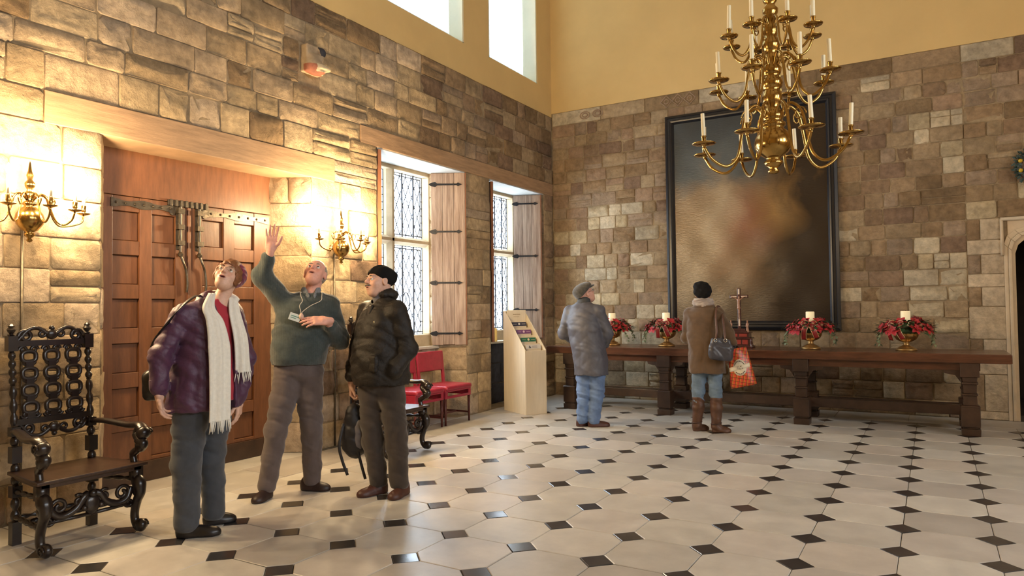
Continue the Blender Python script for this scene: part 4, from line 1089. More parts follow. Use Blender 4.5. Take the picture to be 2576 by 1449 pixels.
# ================================================================== CARVED ARMCHAIRS
CB = MT['chair_black']
def spiral(c, ax1, ax2, r0, r1, turns, a0=0, n=26):
    c = Vector(c); ax1 = Vector(ax1); ax2 = Vector(ax2)
    return [c+(ax1*math.cos(a0+t*turns*2*PI)+ax2*math.sin(a0+t*turns*2*PI))*(r0+(r1-r0)*t) for t in np.linspace(0, 1, n)]
def turned(mb, p0, p1, r, beads):
    p0 = Vector(p0); p1 = Vector(p1); L = (p1-p0).length; prof = [(r*.8, 0)]
    for k in range(beads):
        a = L*k/beads; b_ = L/beads
        prof += [(r*.62, a+b_*.08), (r*.95, a+b_*.3), (r, a+b_*.5), (r*.9, a+b_*.72), (r*.55, a+b_*.93)]
    prof.append((r*.8, L)); mb.lathe(prof, 12, p0, axis=(p1-p0).normalized())
def carved_chair(loc, label):
    c = empty('carved_armchair', loc); tag(c, label, 'chair', 'tall carved walnut armchairs against the stone wall')
    X = Vector((1,0,0)); Y = Vector((0,1,0)); Zv = Vector((0,0,1))
    wb_, wf, xb, xf = .232, .285, -.205, .215            # half widths, back and front
    def bx(z): return xb-.075*max(0, z-.45)/.9          # rake of the back
    for s in (-1, 1):
        m_ = MB(); y = s*wb_
        m_.box((xb-.026, y-.026, 0), (xb+.026, y+.026, .14)); turned(m_, (xb, y, .14), (xb, y, .29), .026, 2)
        m_.box((xb-.028, y-.028, .29), (xb+.028, y+.028, .36)); turned(m_, (xb, y, .36), (bx(.50), y, .50), .026, 2); m_.box((bx(.55)-.028, y-.028, .50), (bx(.55)+.028, y+.028, .60))
        turned(m_, (bx(.60), y, .60), (bx(.66), y, .665), .026, 1); m_.box((bx(.7)-.026, y-.026, .665), (bx(.7)+.026, y+.026, .72))
        turned(m_, (bx(.72), y, .72), (bx(.98), y, .98), .022, 3); turned(m_, (bx(.98), y, .98), (bx(1.19), y, 1.19), .022, 4)
        m_.box((bx(1.23)-.026, y-.028, 1.19), (bx(1.23)+.026, y+.028, 1.285)); m_.lathe([(.012,0),(.022,.008),(.012,.018),(.02,.028),(.026,.042),(.016,.058),(.02,.066),(.008,.078),(0,.082)], 12, (bx(1.29), y, 1.283))
        m_.build('back_post', CB, c, smooth=True, angle=.6)
        # scrolled front leg
        m_ = MB(); y = s*wf
        m_.box((xf-.03, y-.03, .335), (xf+.03, y+.03, .425))
        m_.tube(bez([(xf-.005, y, .36), (xf+.035, y, .315), (xf+.045, y, .26), (xf+.012, y, .20), (xf-.012, y, .13), (xf-.008, y, .075), (xf+.025, y, .04), (xf+.06, y, .045)], 6), [.030,.034,.037,.040,.042,.042,.042,.041,.039,.037,.035,.034,.033,.032,.031,.030,.029,.028,.028,.028,.027,.027,.026,.026,.026,.026,.026,.026,.026,.026,.026,.026,.026,.027,.027,.028,.028,.029,.030,.030,.030,.029,.024], 12)
        m_.ball((xf+.055, y, .052), .042, 14, 10, (1,.8,1)); m_.tube(spiral((xf+.055, y+s*.03, .052), X, Zv, .034, .006, 1.5), .006, 6); m_.ball((xf+.03, y, .275), .045, 14, 10, (1,.85,1.1))
        m_.build('leg', CB, c, smooth=True)
        # arm with scroll hand and support
        m_ = MB(); pa = bez([(bx(.70), s*wb_, .695), (xb+.10, s*(wb_+.03), .70), (xf-.12, s*(wf+.02), .68), (xf-.01, s*(wf+.025), .685), (xf+.045, s*(wf+.02), .66)], 7)
        m_.tube(pa, [.020+.010*min(1, i/len(pa)*1.3) for i in range(len(pa))], 12, flat=(1.25, .8)); m_.ball((xf+.045, s*(wf+.02), .640), .043, 14, 10, (1,1.05,1)); m_.tube(spiral((xf+.045, s*(wf+.02)+s*.042, .640), X, Zv, .032, .005, 1.4), .006, 6)
        m_.build('arm', CB, c, smooth=True)
        m_ = MB(); m_.tube(bez([(xf-.02, y, .44), (xf-.03, y, .50), (xf+.03, s*(wf+.01), .545), (xf+.055, s*(wf+.01), .575), (xf+.01, s*(wf+.01), .60), (xf-.02, s*(wf+.015), .635), (xf+.0, s*(wf+.02), .67)], 6), [.022]*6+[.026]*6+[.034]*12+[.028]*6+[.024]*7, 10)
        m_.ball((xf+.035, s*(wf+.01), .562), .037, 12, 9); m_.build('arm_support', CB, c, smooth=True)
        # side stretchers
        m_ = MB(); turned(m_, (xb, s*wb_, .325), (xf, s*wf, .345), .017, 4); turned(m_, (xb, s*wb_, .17), (xf-.01, s*wf, .17), .019, 5); m_.build('side_stretcher', CB, c, smooth=True)
    # seat
    pr = [(xb-.03, -wb_-.035), (xf+.055, -wf-.05), (xf+.055, wf+.05), (xb-.03, wb_+.035)]
    m_ = MB(); m_.prism(pr, (0,0,.022), (0,0,.428)); m_.prism([(xb-.02,-wb_-.01),(xf+.03,-wf-.02),(xf+.03,wf+.02),(xb-.02,wb_+.01)], (0,0,.03), (0,0,.40)); m_.build('seat', mat('chair_seat', (.050,.024,.014), .35, var=.5, scale=6, stretch=(2,8,2)), c, bevel=.006)
    m_ = MB(); turned(m_, (xb, -wb_, .16), (xb, wb_, .16), .018, 5); turned(m_, (xb+.2, -.25, .17), (xb+.2, .25, .17), .018, 6); m_.build('cross_stretcher', CB, c, smooth=True)
    # carved front stretcher
    m_ = MB(); x = xf-.005
    for s in (-1, 1):
        m_.tube(bez([(x, s*.25, .30), (x+.01, s*.22, .235), (x+.01, s*.16, .215), (x+.01, s*.09, .245), (x+.01, s*.05, .30), (x, s*.02, .315)], 6), .022, 10)
        m_.tube(spiral((x+.01, s*.19, .275), Y*s, Zv, .055, .012, 1.4, -1.2), .012, 8); m_.tube(spiral((x+.01, s*.075, .285), Y*s, Zv, .04, .008, 1.3, 1.0), .011, 8); m_.tube(spiral((x, s*.24, .20), Y*s, Zv, .032, .008, 1.2, 2.0), .010, 8)
        m_.tube([(x, s*.29, .195), (x, s*.10, .19), (x, 0, .19)], .012, 8)
    m_.ball((x+.012, 0, .25), .05, 14, 10, (.5,1,1.2)); m_.ball((x+.02, 0, .315), .026, 10, 8); m_.ball((x+.02, .05, .235), .02, 8, 6); m_.ball((x+.02, -.05, .235), .02, 8, 6)
    m_.build('carved_stretcher', CB, c, smooth=True)
    # back rails
    for z, nm in ((.745, 'lower_rail'), (1.235, 'crest_rail')):
        m_ = MB(); xx_ = bx(z); up = 1 if z > 1 else -1
        m_.box((xx_-.016, -wb_, z-.018), (xx_+.016, wb_, z+.018))
        for s in (-1, 1):
            m_.tube(spiral((xx_+.005, s*.155, z+up*.045), Y*s, Zv*up, .042, .008, 1.5, 0), .012, 8)
            m_.tube(bez([(xx_, s*.20, z+up*.015), (xx_+.005, s*.14, z+up*.085), (xx_+.005, s*.08, z+up*.095), (xx_+.01, s*.03, z+up*.06)], 6), .014, 8); m_.tube(spiral((xx_+.008, s*.06, z+up*.06), Y*s, Zv*up, .03, .006, 1.3, 1), .010, 8)
        m_.ball((xx_+.01, 0, z+up*.055), .035, 12, 9, (.6,1.1,1)); m_.ball((xx_+.008, 0, z+up*.095), .018, 8, 6)
        m_.build(nm, CB, c, smooth=True, angle=.9)
    # three interlaced splats
    for q in (-.135, 0, .135):
        m_ = MB(); zs_ = np.linspace(.775, 1.205, 5)
        for k in range(4):
            za, zb = zs_[k], zs_[k+1]; zm = (za+zb)/2; h = (zb-za)/2
            loop = []
            for t in np.linspace(0, 2*PI, 25):
                yy = .050*math.cos(t)*(1-.18*math.cos(2*t)); z_ = zm+h*.62*math.sin(t)
                loop.append((bx(z_), q+yy, z_))
            m_.tube(loop, .0145, 8, flat=(1, 1))
            for s in (-1, 1): m_.tube(bez([(bx(zm-h), q+s*.012, zm-h*1.0), (bx(zm-h*.7), q+s*.032, zm-h*.72), (bx(zm-.5*h), q+s*.02, zm-h*.4)], 4), .012, 6)
            m_.box((bx(za)-.01, q-.022, za-.03), (bx(za)+.012, q+.022, za+.03))
        for s in (-1, 1): m_.tube(spiral((bx(1.2), q+s*.032, 1.195), Y*s, Zv, .024, .006, 1.2), .010, 8); m_.tube(spiral((bx(.79), q+s*.032, .785), Y*s, -Zv, .024, .006, 1.2), .010, 8)
        m_.build('splat', CB, c, smooth=True, angle=.9)
    return c
carved_chair((.695, -7.99, 0), 'tall carved dark armchair standing by the oak door below the wall light')
carved_chair((.695, -4.97, 0), 'tall carved dark armchair half hidden behind the man in the black hat')
# ================================================================== RED CHAIRS
redl = mat('red_leather', (.36,.022,.045), .33, var=.25, scale=14, bump=.06, bscale=60)
redw = mat('red_brown_leg', (.085,.018,.014), .35)
def red_chair(y, label, group):
    c = empty('red_chair', (0.06, y, 0)); tag(c, label, 'chair', group); w = .275
    seat = s_union([s_box((.015, 0, .452), (.222, w, .030), .022), s_ell((.0, 0, .470), (.19, .23, .022))], .02)
    sdf_obj('seat', seat, (-.24,-.31,.40), (.27,.31,.52), .011, redl, c)
    m_ = MB(); xf = .215
    m_.box((xf-.02, -w, .405), (xf, w, .435)); m_.box((xf-.02, -w, .325), (xf, w, .358)); m_.box((xf-.02, -w, .355), (xf, -w+.05, .41)); m_.box((xf-.02, w-.05, .355), (xf, w, .41))
    m_.build('front_apron', redl, c, bevel=.006)
    for s in (-1, 1): MB().box((-.2, s*w-(.02 if s > 0 else 0), .33), (xf-.015, s*w+(.02 if s < 0 else 0), .43)).build('side_apron', redl, c, bevel=.004)
    R = roty(-.09)
    m_ = MB(); m_.box((-.235, -w, .635), (-.20, w, .885), R, (-.215, 0, .62)); m_.build('backrest', redl, c, bevel=.014)
    for s in (-1, 1):
        m_ = MB(); m_.box((-.232, s*(w-.022)-.022, .44), (-.202, s*(w-.022)+.022, .66), R, (-.215, 0, .62)); m_.build('back_post', redl, c, bevel=.006)
        m_ = MB(); m_.tube([(xf-.02, s*(w-.02), .33), (xf-.018, s*(w-.022), 0)], [.019,.013], 8); m_.build('leg', redw, c, smooth=True)
        m_ = MB(); m_.tube([(-.205, s*(w-.02), .45), (-.215, s*(w-.022), 0)], [.019,.013], 8); m_.build('leg', redw, c, smooth=True)
        m_ = MB(); m_.box((-.2, s*(w-.02)-.008, .10), (xf-.02, s*(w-.02)+.008, .122)); m_.build('stretcher', redw, c)
    MB().box((0-.01, -w+.02, .10), (.01, w-.02, .12)).build('stretcher', redw, c)
    return c
red_chair(-3.15, 'red leather side chair against the pier, nearer the leaflet stand', 'red leather chairs under the window')
red_chair(-3.735, 'red leather side chair half hidden, next to the dark carved armchair', 'red leather chairs under the window')
# ================================================================== LEAFLET STAND
ls = empty('leaflet_stand', (.792, -2.078, 0), math.atan2(.858, .513)); tag(ls, 'cream wooden leaflet stand with sloping tiers beside the second window', 'leaflet stand')
# local x = across the front, local y = towards the back
WW, DD = .165, .62; wm = MT['white_wood']; th = .014
side = [(0,0),(DD,0),(DD,1.375),(DD-.03,1.39),(DD-.045,1.39),(.0,.86)]
for s in (-1, 1): MB().prism([(p[0], p[1]) for p in side], (th*-s, 0, 0), (s*WW, 0, 0), (0,1,0), (0,0,1)).build('side_panel', wm, ls, bevel=.003)
MB().box((-WW+th, 0, 0), (WW-th, th, .855)).build('front_panel', wm, ls, bevel=.003)
MB().box((-WW, DD-th, 0), (WW, DD, 1.39)).build('back_panel', wm, ls, bevel=.004)
MB().box((-WW+th, DD-.10, 1.05), (WW-th, DD-.085, 1.40)).build('header_board', wm, ls, bevel=.01)
tiers = [(.015, .855), (.145, .945), (.275, 1.05), (.405, 1.155)]
for (a, z) in tiers:
    MB().box((-WW+th, a, z-.05), (WW-th, a+.13, z-.038)).build('shelf', wm, ls)
    if a > .1: MB().box((-WW+th, a-.006, z-.11), (WW-th, a+.006, z+.0)).build('riser', wm, ls, bevel=.002)
lm = [('white leaflets in the lowest tier of the stand', (.66,.64,.62), (.05,.05,.06)), ('green banded leaflets in the second tier of the stand', (.005,.13,.06), (.7,.6,.4)), ('purple banded leaflets in the third tier of the stand', (.16,.045,.18), (.7,.5,.6)), ('navy banded leaflets in the top tier of the stand', (.02,.02,.045), (.6,.6,.6))]
paper = mat('paper', (.62,.54,.42), .6)
for k, ((a, z), (lb, cc, c2)) in enumerate(zip(tiers, lm)):
    q = empty('leaflet_pile', (0,0,0)); tag(q, lb, 'leaflets'); q.matrix_world = Matrix.Translation(ls.location) @ Matrix.Rotation(ls.rotation_euler.z, 4, 'Z')
    R = rotx(-.22)
    MB().box((-.105, a+.05, z-.037), (.125, a+.085, z+.075), R, (0, a+.06, z-.037)).build('sheets', paper, q)
    bm_ = mat('leaflet_band_%d' % k, cc, .4)
    MB().box((-.107, a+.047, z+.022), (.127, a+.050, z+.077), R, (0, a+.06, z-.037)).build('band', bm_, q)
    g_ = mat('leaflet_mark_%d' % k, c2, .4); m_ = MB()
    if k == 0:
        for d in ((-.05,.055),(-.04,.045),(-.055,.035),(-.035,.035)): m_.box((d[0]-.008, a+.0455, z+d[1]-.006), (d[0]+.008, a+.0475, z+d[1]+.006), R, (0, a+.06, z-.037))
        for r_ in (.052, .036): m_.box((-.01, a+.0455, z+r_), (.07, a+.0475, z+r_+.004), R, (0, a+.06, z-.037))
    else:
        m_.lathe([(.016,0),(.016,.002),(0,.002)], 14, R @ (Vector((.01, a+.047, z+.05))-Vector((0, a+.06, z-.037)))+Vector((0, a+.06, z-.037)), axis=R @ Vector((0,-1,0)))
        for s in (-.06, .08): m_.box((s-.03, a+.0455, z+.047), (s+.03, a+.0475, z+.051), R, (0, a+.06, z-.037))
    m_.build('print', g_, q)
hp = mat('header_print', (.42,.34,.22), .6); m_ = MB()
for (x0, x1, z) in ((-.06,-.035,1.335),(-.03,.0,1.335),(.005,.055,1.335),(-.05,.04,1.305)): m_.box((x0, DD-.1025, z), (x1, DD-.099, z+(.012 if z > 1.32 else .006)))
m_.build('header_print', hp, ls)
# ================================================================== SMALL THINGS
sc_ = empty('pillar_candle', (-.26, -1.455, .9355)); tag(sc_, 'stout cream pillar candle on the sill of the second window', 'candle')
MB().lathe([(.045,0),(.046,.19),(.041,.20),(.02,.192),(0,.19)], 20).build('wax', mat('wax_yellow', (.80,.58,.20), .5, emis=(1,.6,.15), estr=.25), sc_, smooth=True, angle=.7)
MB().tube([(0,0,.188),(.002,0,.208)], .002, 5).build('wick', MT['iron'], sc_)
# painted corbel
cbm = [mat('corbel_stone', (.44,.33,.21), .9, var=.3, scale=10, bump=.3), mat('corbel_red', (.34,.12,.07), .8, var=.3, scale=20), mat('corbel_white', (.58,.47,.30), .8, var=.2, scale=20), mat('corbel_black', (.03,.03,.04), .8)]
cy = -5.335
cf = s_union([s_box((.02, cy, 3.97), (.06, .115, .14), .01), s_ell((.085, cy-.02, 3.90), (.07, .10, .10)), s_ell((.12, cy+.02, 3.865), (.07, .065, .055)), s_ell((.14, cy+.085, 3.88), (.04, .06, .028)), s_ell((.09, cy+.07, 4.05), (.05, .045, .055)), s_cap((.08, cy-.06, 3.98), (.10, cy+.04, 3.99), .03, .035)], .03)
cf = s_sub(cf, s_cap((.17, cy-.05, 3.845), (.18, cy+.06, 3.85), .012, .01), .01)
def cmat(p):
    m_ = np.zeros(len(p)); y, z = p[:,1]-cy, p[:,2]; x = p[:,0]
    m_[(z < 3.90) & (x > .03)] = 1; m_[(z < 3.905) & (y > -.045) & (x > .07) & (z > 3.83)] = 2; m_[(y > .03) & (z > 4.01) & (x > .05)] = 3
    return m_
co = sdf_obj('stone_corbel', cf, (-.06, cy-.16, 3.76), (.24, cy+.18, 4.15), .009, cbm, None, 1, cmat); tag(co, 'carved corbel with worn red and white paint high on the stone wall', 'corbel')
# evergreen wreath beside the arched doorway
wr = empty('holly_wreath', (6.50, -.05, 3.06)); tag(wr, 'green Christmas wreath hanging on the stone wall above the arched doorway', 'wreath')
m_ = MB(); m_.tube([(.17*math.cos(t), 0, .17*math.sin(t)) for t in np.linspace(0, 2*PI, 31)], .03, 8); m_.build('ring', MT['dark_oak'], wr)
m_ = MB()
for k in range(220):
    t = random.uniform(0, 2*PI); r = .17+random.uniform(-.04,.04); leaf_at(m_, (r*math.cos(t), random.uniform(-.04,0), r*math.sin(t)), (math.cos(t+random.uniform(-1.2,1.2)), random.uniform(-1.2,-.2), math.sin(t+random.uniform(-1.2,1.2))), (0,-1,0), .06, .025)
m_.build('foliage', mat('fir_green', (.02,.055,.05), .5, var=.4, scale=20), wr, smooth=True, fix=False)
for k in range(9):
    t = 2*PI*k/9; MB().ball((.17*math.cos(t), -.05, .17*math.sin(t)), .024, 10, 8).build('fruit', mat('gold_fruit', (.55,.36,.02), .35), wr, smooth=True)
# things stored under the table end
bk = empty('storage_box', (1.02, -1.05, 0), .3); tag(bk, 'small dark box with white label on the floor under the table end', 'box')
MB().box((-.13,-.10,0), (.13,.10,.16)).build('box_body', MT['dark_oak'], bk, bevel=.004); MB().box((-.06,-.102,.05), (.05,-.0995,.10)).build('box_label', mat('label_white', (.75,.75,.78), .5), bk)
MB().box((-.14,-.11,.16), (.14,.11,.175)).build('lid', MT['table_oak'], bk, bevel=.003)
# ================================================================== PEOPLE
def unit(v): v = np.asarray(v, float); return v/np.linalg.norm(v)
def basis(F, hint):
    """columns: right, forward, up"""
    F = unit(F); U = np.asarray(hint, float); U = unit(U-F*(U@F)); Rr = np.cross(F, U); return np.stack([Rr, F, U], 1).astype(f32)
def s_bound(f, c, rad):
    c = v3(c)
    def g(p):
        d = np.linalg.norm(p-c, axis=1); m = d < rad+.04; out = d-rad+.03
        if m.any(): out[m] = np.minimum(f(p[m]), 9)
        return out
    return g
def s_loft(zs, cx, cy, rx, ry, F, ex=2.3):
    """upright body shape: ellipse of half width rx (across) and half depth ry (along F) at each height"""
    F = unit([F[0], F[1]]); Rv = np.array([F[1], -F[0]])
    def f(p):
        z = p[:,2]; x = p[:,0]-np.interp(z, zs, cx); y = p[:,1]-np.interp(z, zs, cy)
        u = np.abs(x*Rv[0]+y*Rv[1]); v = np.abs(x*F[0]+y*F[1]); a = np.interp(z, zs, rx); b = np.interp(z, zs, ry)
        d = (((u/a)**ex+(v/b)**ex)**(1/ex)-1)*np.minimum(a, b)
        return np.maximum(d, np.maximum(zs[0]-z, z-zs[-1])).astype(f32)
    return f
def hand_sdf(wrist, fd, n, w, curl=(.25,.3,.3,.35), spread=.07, thumb=(.5,.8,.25), k=1.0):
    fd = unit(fd); n = np.asarray(n, float); n = unit(n-fd*(n@fd)); w = np.asarray(w, float); w = unit(w-fd*(w@fd)-n*(w@n)); wr = np.asarray(wrist, float)
    Rm = np.stack([w, fd, n], 1).astype(f32); fs = [s_box(wr+fd*.052*k, (.040*k, .048*k, .0135*k), .0125*k, Rm), s_cap(wr-fd*.03, wr+fd*.03, .026*k, .026*k)]
    lens = ((.040,.026,.020), (.045,.029,.022), (.041,.027,.021), (.032,.021,.018)); offs = (.0295,.010,-.0105,-.030); sh = (.0, .004, .001, -.008)
    out = [s_union(fs, .02)]
    for i in range(4):
        p = wr+fd*(.092+sh[i])*k+w*offs[i]*k; a = 0.0; sp = spread*(1.5-i); d0 = unit(fd+w*sp)
        ch = [p-d0*.02*k]; pts = [p-d0*.025*k, p]; q = p
        for j in range(3):
            a += curl[i]*(1.0 if j else .7); d = d0*math.cos(a)+n*math.sin(a); q = q+d*lens[i][j]*k; pts.append(q)
        r = (.0098, .0096, .0086, .0080, .0068); out.append(s_chain(pts, [x*k*(1 if i < 3 else .88) for x in r], .004))
    t = unit(fd*thumb[0]+w*thumb[1]+n*thumb[2]); p = wr+fd*.028*k+w*.026*k; p2 = p+t*.040*k; d2 = unit(t*.7+fd*.6+n*.12); p3 = p2+d2*.032*k; p4 = p3+unit(d2+fd*.25)*.024*k
    out.append(s_chain([p, p2, p3, p4], [.0155*k, .0125*k, .0105*k, .0085*k], .008))
    return s_union(out, .006)
def head_sdf(c, R, s=1.0, mouth=.0035, chin=0.0, nose=1.0):
    c = v3(c)
    def L(p): return (p-c) @ R / s
    base = s_union([s_ell((0,-.015,.03), (.076,.096,.090)), s_ell((0,.028,-.040), (.063,.064,.078)), s_ell((0,.052+chin,-.096), (.036,.031,.025))], .035)
    feat = s_union([s_ell((.040,.058,-.030), (.026,.026,.028)), s_ell((-.040,.058,-.030), (.026,.026,.028)), s_cap((-.038,.080,.024), (.038,.080,.024), .010), s_ell((0,.072,-.058), (.030,.026,.026))], .015)
    nos = s_union([s_cap((0,.090,.012), (0,.110*nose,-.020), .0075, .0125), s_ell((.012,.098,-.026), (.009,.010,.008)), s_ell((-.012,.098,-.026), (.009,.010,.008))], .008)
    soc = s_union([s_ell((.032,.102,.002), (.0180,.021,.0088)), s_ell((-.032,.102,.002), (.0180,.021,.0088))], 0)
    lids = s_union([s_cap((.019,.086,.0105), (.045,.080,.0085), .0036), s_cap((-.019,.086,.0105), (-.045,.080,.0085), .0036)], 0)
    lips = s_union([s_ell((0,.0965,-.0545), (.023,.009,.0058)), s_ell((0,.0945,-.0675), (.020,.009,.0068))], .003)
    slit = s_union([s_cap((-.019,.104,-.0605), (.019,.104,-.0605), .0025), s_ell((0,.103,-.0612), (.0175,.020,mouth))], .003); nost = s_union([s_ell((.0075,.104,-.033), (.0042,.006,.005)), s_ell((-.0075,.104,-.033), (.0042,.006,.005))], 0)
    ears = s_union([s_ell((.079,-.008,-.006), (.010,.021,.033)), s_ell((-.079,-.008,-.006), (.010,.021,.033))], 0); earh = s_union([s_ell((.088,-.002,-.004), (.006,.010,.020)), s_ell((-.088,-.002,-.004), (.006,.010,.020))], 0)
    def f(p):
        q = L(p); d = smin(base(q), feat(q), .018); d = smin(d, nos(q), .010); d = -smin(-d, soc(q), .010); d = smin(d, lips(q), .006); d = smin(d, lids(q), .006); d = -smin(-d, slit(q), .003); d = -smin(-d, nost(q), .003)
        e = -smin(-ears(q), earh(q), .006); d = smin(d, e, .008)
        return d*s
    return s_bound(f, c, .16*s)
mat('skin', (.6,.4,.3), .5, attr=True, var=.10, scale=60, spec=.4)
EYE = [mat('eye_white', (.74,.71,.66), .15), mat('iris_brown', (.06,.045,.035), .1)]
def head_cols(c, R, s, col, lip, brow, mouth=.0035, stache=False):
    """natural colours of the skin: lips, flushed cheeks and nose, eyebrows"""
    c = np.asarray(c, float); Rn = np.asarray(R, float)
    def g(v, w): return np.clip(1.5-np.abs(v)/w, 0, 1)
    def f(p):
        q = (p-c) @ Rn / s; x, y, z = np.abs(q[:,0]), q[:,1], q[:,2]; inh = (np.linalg.norm(q, axis=1) < .15)&(y > .05)
        out = np.tile(np.array(col+(1,)), (len(p), 1))
        def blend(m, cc): out[:,:3] = out[:,:3]*(1-m[:,None])+np.array(cc)*m[:,None]
        fl = np.clip(1.3-np.sqrt(((x-.036)/.026)**2+((z+.028)/.026)**2), 0, 1)*.35+np.clip(1.2-np.sqrt((x/.016)**2+((z+.022)/.016)**2), 0, 1)*.3
        blend(inh*np.clip(fl, 0, .45), (col[0]*.95, col[1]*.62, col[2]*.60))
        blend(inh*g(x, .019)*g(z+.0610, .0095)*(y > .082), lip)
        blend(inh*g(x, .017)*g(z+.0610, max(.0026, mouth*.75))*(y < .0985), (.06,.014,.012))
        blend(inh*np.clip(np.minimum((x-.012)/.005, (.052-x)/.006), 0, 1)*g(z-.0265+x*.04, .0034)*.8, brow)
        if stache: blend(inh*g(x, .024)*g(z+.0440, .0055)*(y > .078), brow)
        return out
    return f
def brows_for(parent, c, R, s, m_, r=.0036, stache=None):
    g = lambda v: np.asarray(c)+np.asarray(R, float) @ np.array(v)*s
    for sd in (-1, 1): MB().tube([g((sd*.015,.0935,.0255)), g((sd*.027,.0935,.0300)), g((sd*.040,.0865,.0290)), g((sd*.050,.0760,.0240))], [r*.7*s, r*s, r*.85*s, r*.35*s], 6, flat=(1,1)).build('eyebrow', m_, parent, smooth=True)
    if stache: sdf_obj('moustache', hloc(s_rib(s_union([s_ell((.013*s,.0985*s,-.0445*s), (.019*s,.010*s,.0085*s)), s_ell((-.013*s,.0985*s,-.0445*s), (.019*s,.010*s,.0085*s))], .006), .0012, lambda q: np.sin(q[:,0]*700)), c, R), np.asarray(c)-.14, np.asarray(c)+.14, .0032, stache, parent)
def hloc(f, c, R):
    c = v3(c); return lambda p: f((p-c) @ R)
def eyes_for(parent, c, R, s=1.0, look=(0,1,.1)):
    for sd in (-1, 1):
        cc = np.asarray(c)+np.asarray(R, float) @ np.array([sd*.032,.0785,.002])*s; m_ = MB(); m_.ball(cc, .0130*s, 14, 10)
        d = Vector(np.asarray(R, float) @ unit(look)); m_.cur = 1; m_.lathe([(.0072*s,.0109*s),(.0055*s,.0127*s),(0,.0136*s)], 12, cc, axis=d); m_.build('eye', EYE, parent, smooth=True)
def shoe_sdf(heel, toe, w=.043, h=.075):
    he = np.array([heel[0], heel[1], 0.0]); to = np.array([toe[0], toe[1], 0.0]); d = unit(to-he); Z_ = np.array([0,0,1.]); L = np.linalg.norm(to-he); s = np.cross(d, Z_); Rm = np.stack([d, s, Z_], 1).astype(f32)
    up = s_union([s_ell(he+d*.045+Z_*.04, (.055, w*.95, h), Rm), s_ell(he+d*L*.45+Z_*.022, (L*.36, w, .052), Rm), s_ell(he+d*(L-.055)+Z_*.018, (.066, w*1.12, .042), Rm)], .03)
    sole = s_union([s_capf(he+d*.04+Z_*.012, he+d*(L-.055)+Z_*.012, w*.98, w*1.12, Z_, .28)], 0)
    f = s_union([up, sole], .006)
    return s_int(f, s_plane((0,0,.0005), (0,0,-1)), .002)
def person(name, O, rot, label):
    e = empty('person', (O[0], O[1], 0), rot); tag(e, label, 'person'); return e
def cap_leg(h, k, a, rh, rk, ra): return s_chain([h, k, a], [rh, rk, ra], .03)
def strap_mesh(pts, w, n=6, up=(0,0,1), th=.003):
    P_ = bez(pts, n); rows = []
    for i, p in enumerate(P_):
        tg = P_[min(i+1,len(P_)-1)]-P_[max(i-1,0)]; s = tg.cross(Vector(up))
        s = s.normalized() if s.length > 1e-6 else Vector((1,0,0))
        rows.append([p-s*w/2, p+s*w/2])
    return MB().sheet(rows, th)
cord = lambda n, c: mat(n, c, .9, var=.25, scale=8, sheen=.3, bump=.1, bscale=90)
def fold_legs(p): return folds(p, 14, 14, 26, .7)*np.clip((p[:,2]-.02)*6, .4, 1)
# ------------------------------------------------------------------ 1. woman in purple jacket
pw = person('person', (1.30, -7.45), .9409, 'person in purple jacket, white scarf and maroon hat looking up')
F = unit([.60,-.80,0]); Rt = np.array([F[1], -F[0], 0]); Lt = -Rt
sR = np.array([-.155,-.10,1.40]); sL = np.array([.135,.12,1.425]); eR = (-.278,-.15,1.15); wR = (-.285,-.155,.925); eL = (.225,.10,1.10); wL = (.188,.04,.83)
hc = np.array([.118,-.02,1.655]); HR = basis((-.20,-.86,.50), (.32,.3,.9))
nb_ = np.array([.055,.01,1.47])
hs = [head_sdf(hc, HR, .98, .006), s_cap(hc+HR@np.array([0,-.05,-.045]), nb_, .047, .054), s_cap(nb_, (0,0,1.15), .07, .11), s_cap((0,0,1.15), (-.02,0,.86), .11, .12), s_cap(sR, eR, .045, .035), s_cap(eR, wR, .035, .026), s_cap(sL, eL, .045, .035), s_cap(eL, wL, .035, .026), s_cap(nb_, sR, .05, .045), s_cap(nb_, sL, .05, .045), cap_leg((-.09,-.05,.86), (-.13,-.09,.45), (-.125,-.10,.08), .07, .05, .035), cap_leg((.04,.05,.86), (.02,.10,.45), (.03,.12,.08), .07, .05, .035)]
hs = [s_union(hs[:3], .02), s_union(hs[3:], .03), s_bound(hand_sdf(wR, (.10,-.05,-1), (.85,-.15,.05), (.25,-1,0), (.4,.45,.5,.55)), wR, .22), s_bound(hand_sdf(wL, (-.05,-.1,-1), (-.8,.3,0), (.2,-1,.1), (.4,.45,.5,.5)), wL, .22)]
sdf_obj('body', s_union(hs, .012), (-.45,-.40,-.0), (.40,.40,1.82), .0042, MT['skin'], pw, 1, None, head_cols(hc, HR, .98, (.66,.41,.30), (.46,.16,.14), (.24,.12,.06), .006)); eyes_for(pw, hc, HR, .98, (0,1,.25)); brows_for(pw, hc, HR, .98, mat('brow_brown', (.16,.075,.035), .8), .0028)
jk = mat('purple_shell', (.072,.019,.060), .45, var=.25, scale=30, sheen=.15, bump=.25, bscale=14); jl = mat('jacket_lining', (.035,.035,.06), .6)
tor = s_loft([.79,.86,1.0,1.2,1.36,1.45,1.50], [-.03,-.03,-.02,-.005,.0,.01,.035], [.0,.0,.0,.0,.01,.01,.01], [.235,.235,.225,.215,.205,.165,.09], [.185,.19,.18,.165,.155,.13,.085], F)
jt = s_union([tor, s_cap(nb_+np.array([-.02,0,-.02]), sR, .07, .072), s_cap(nb_+np.array([.0,0,-.02]), sL, .07, .070)], .05)
armR = s_chain([sR, eR, np.array(wR)+[0,0,.03]], [.070,.064,.055], .03); armL = s_chain([sL, eL, np.array(wL)+[0,0,.03]], [.075,.068,.056], .03)
jt = s_union([jt, armR, armL], .022)
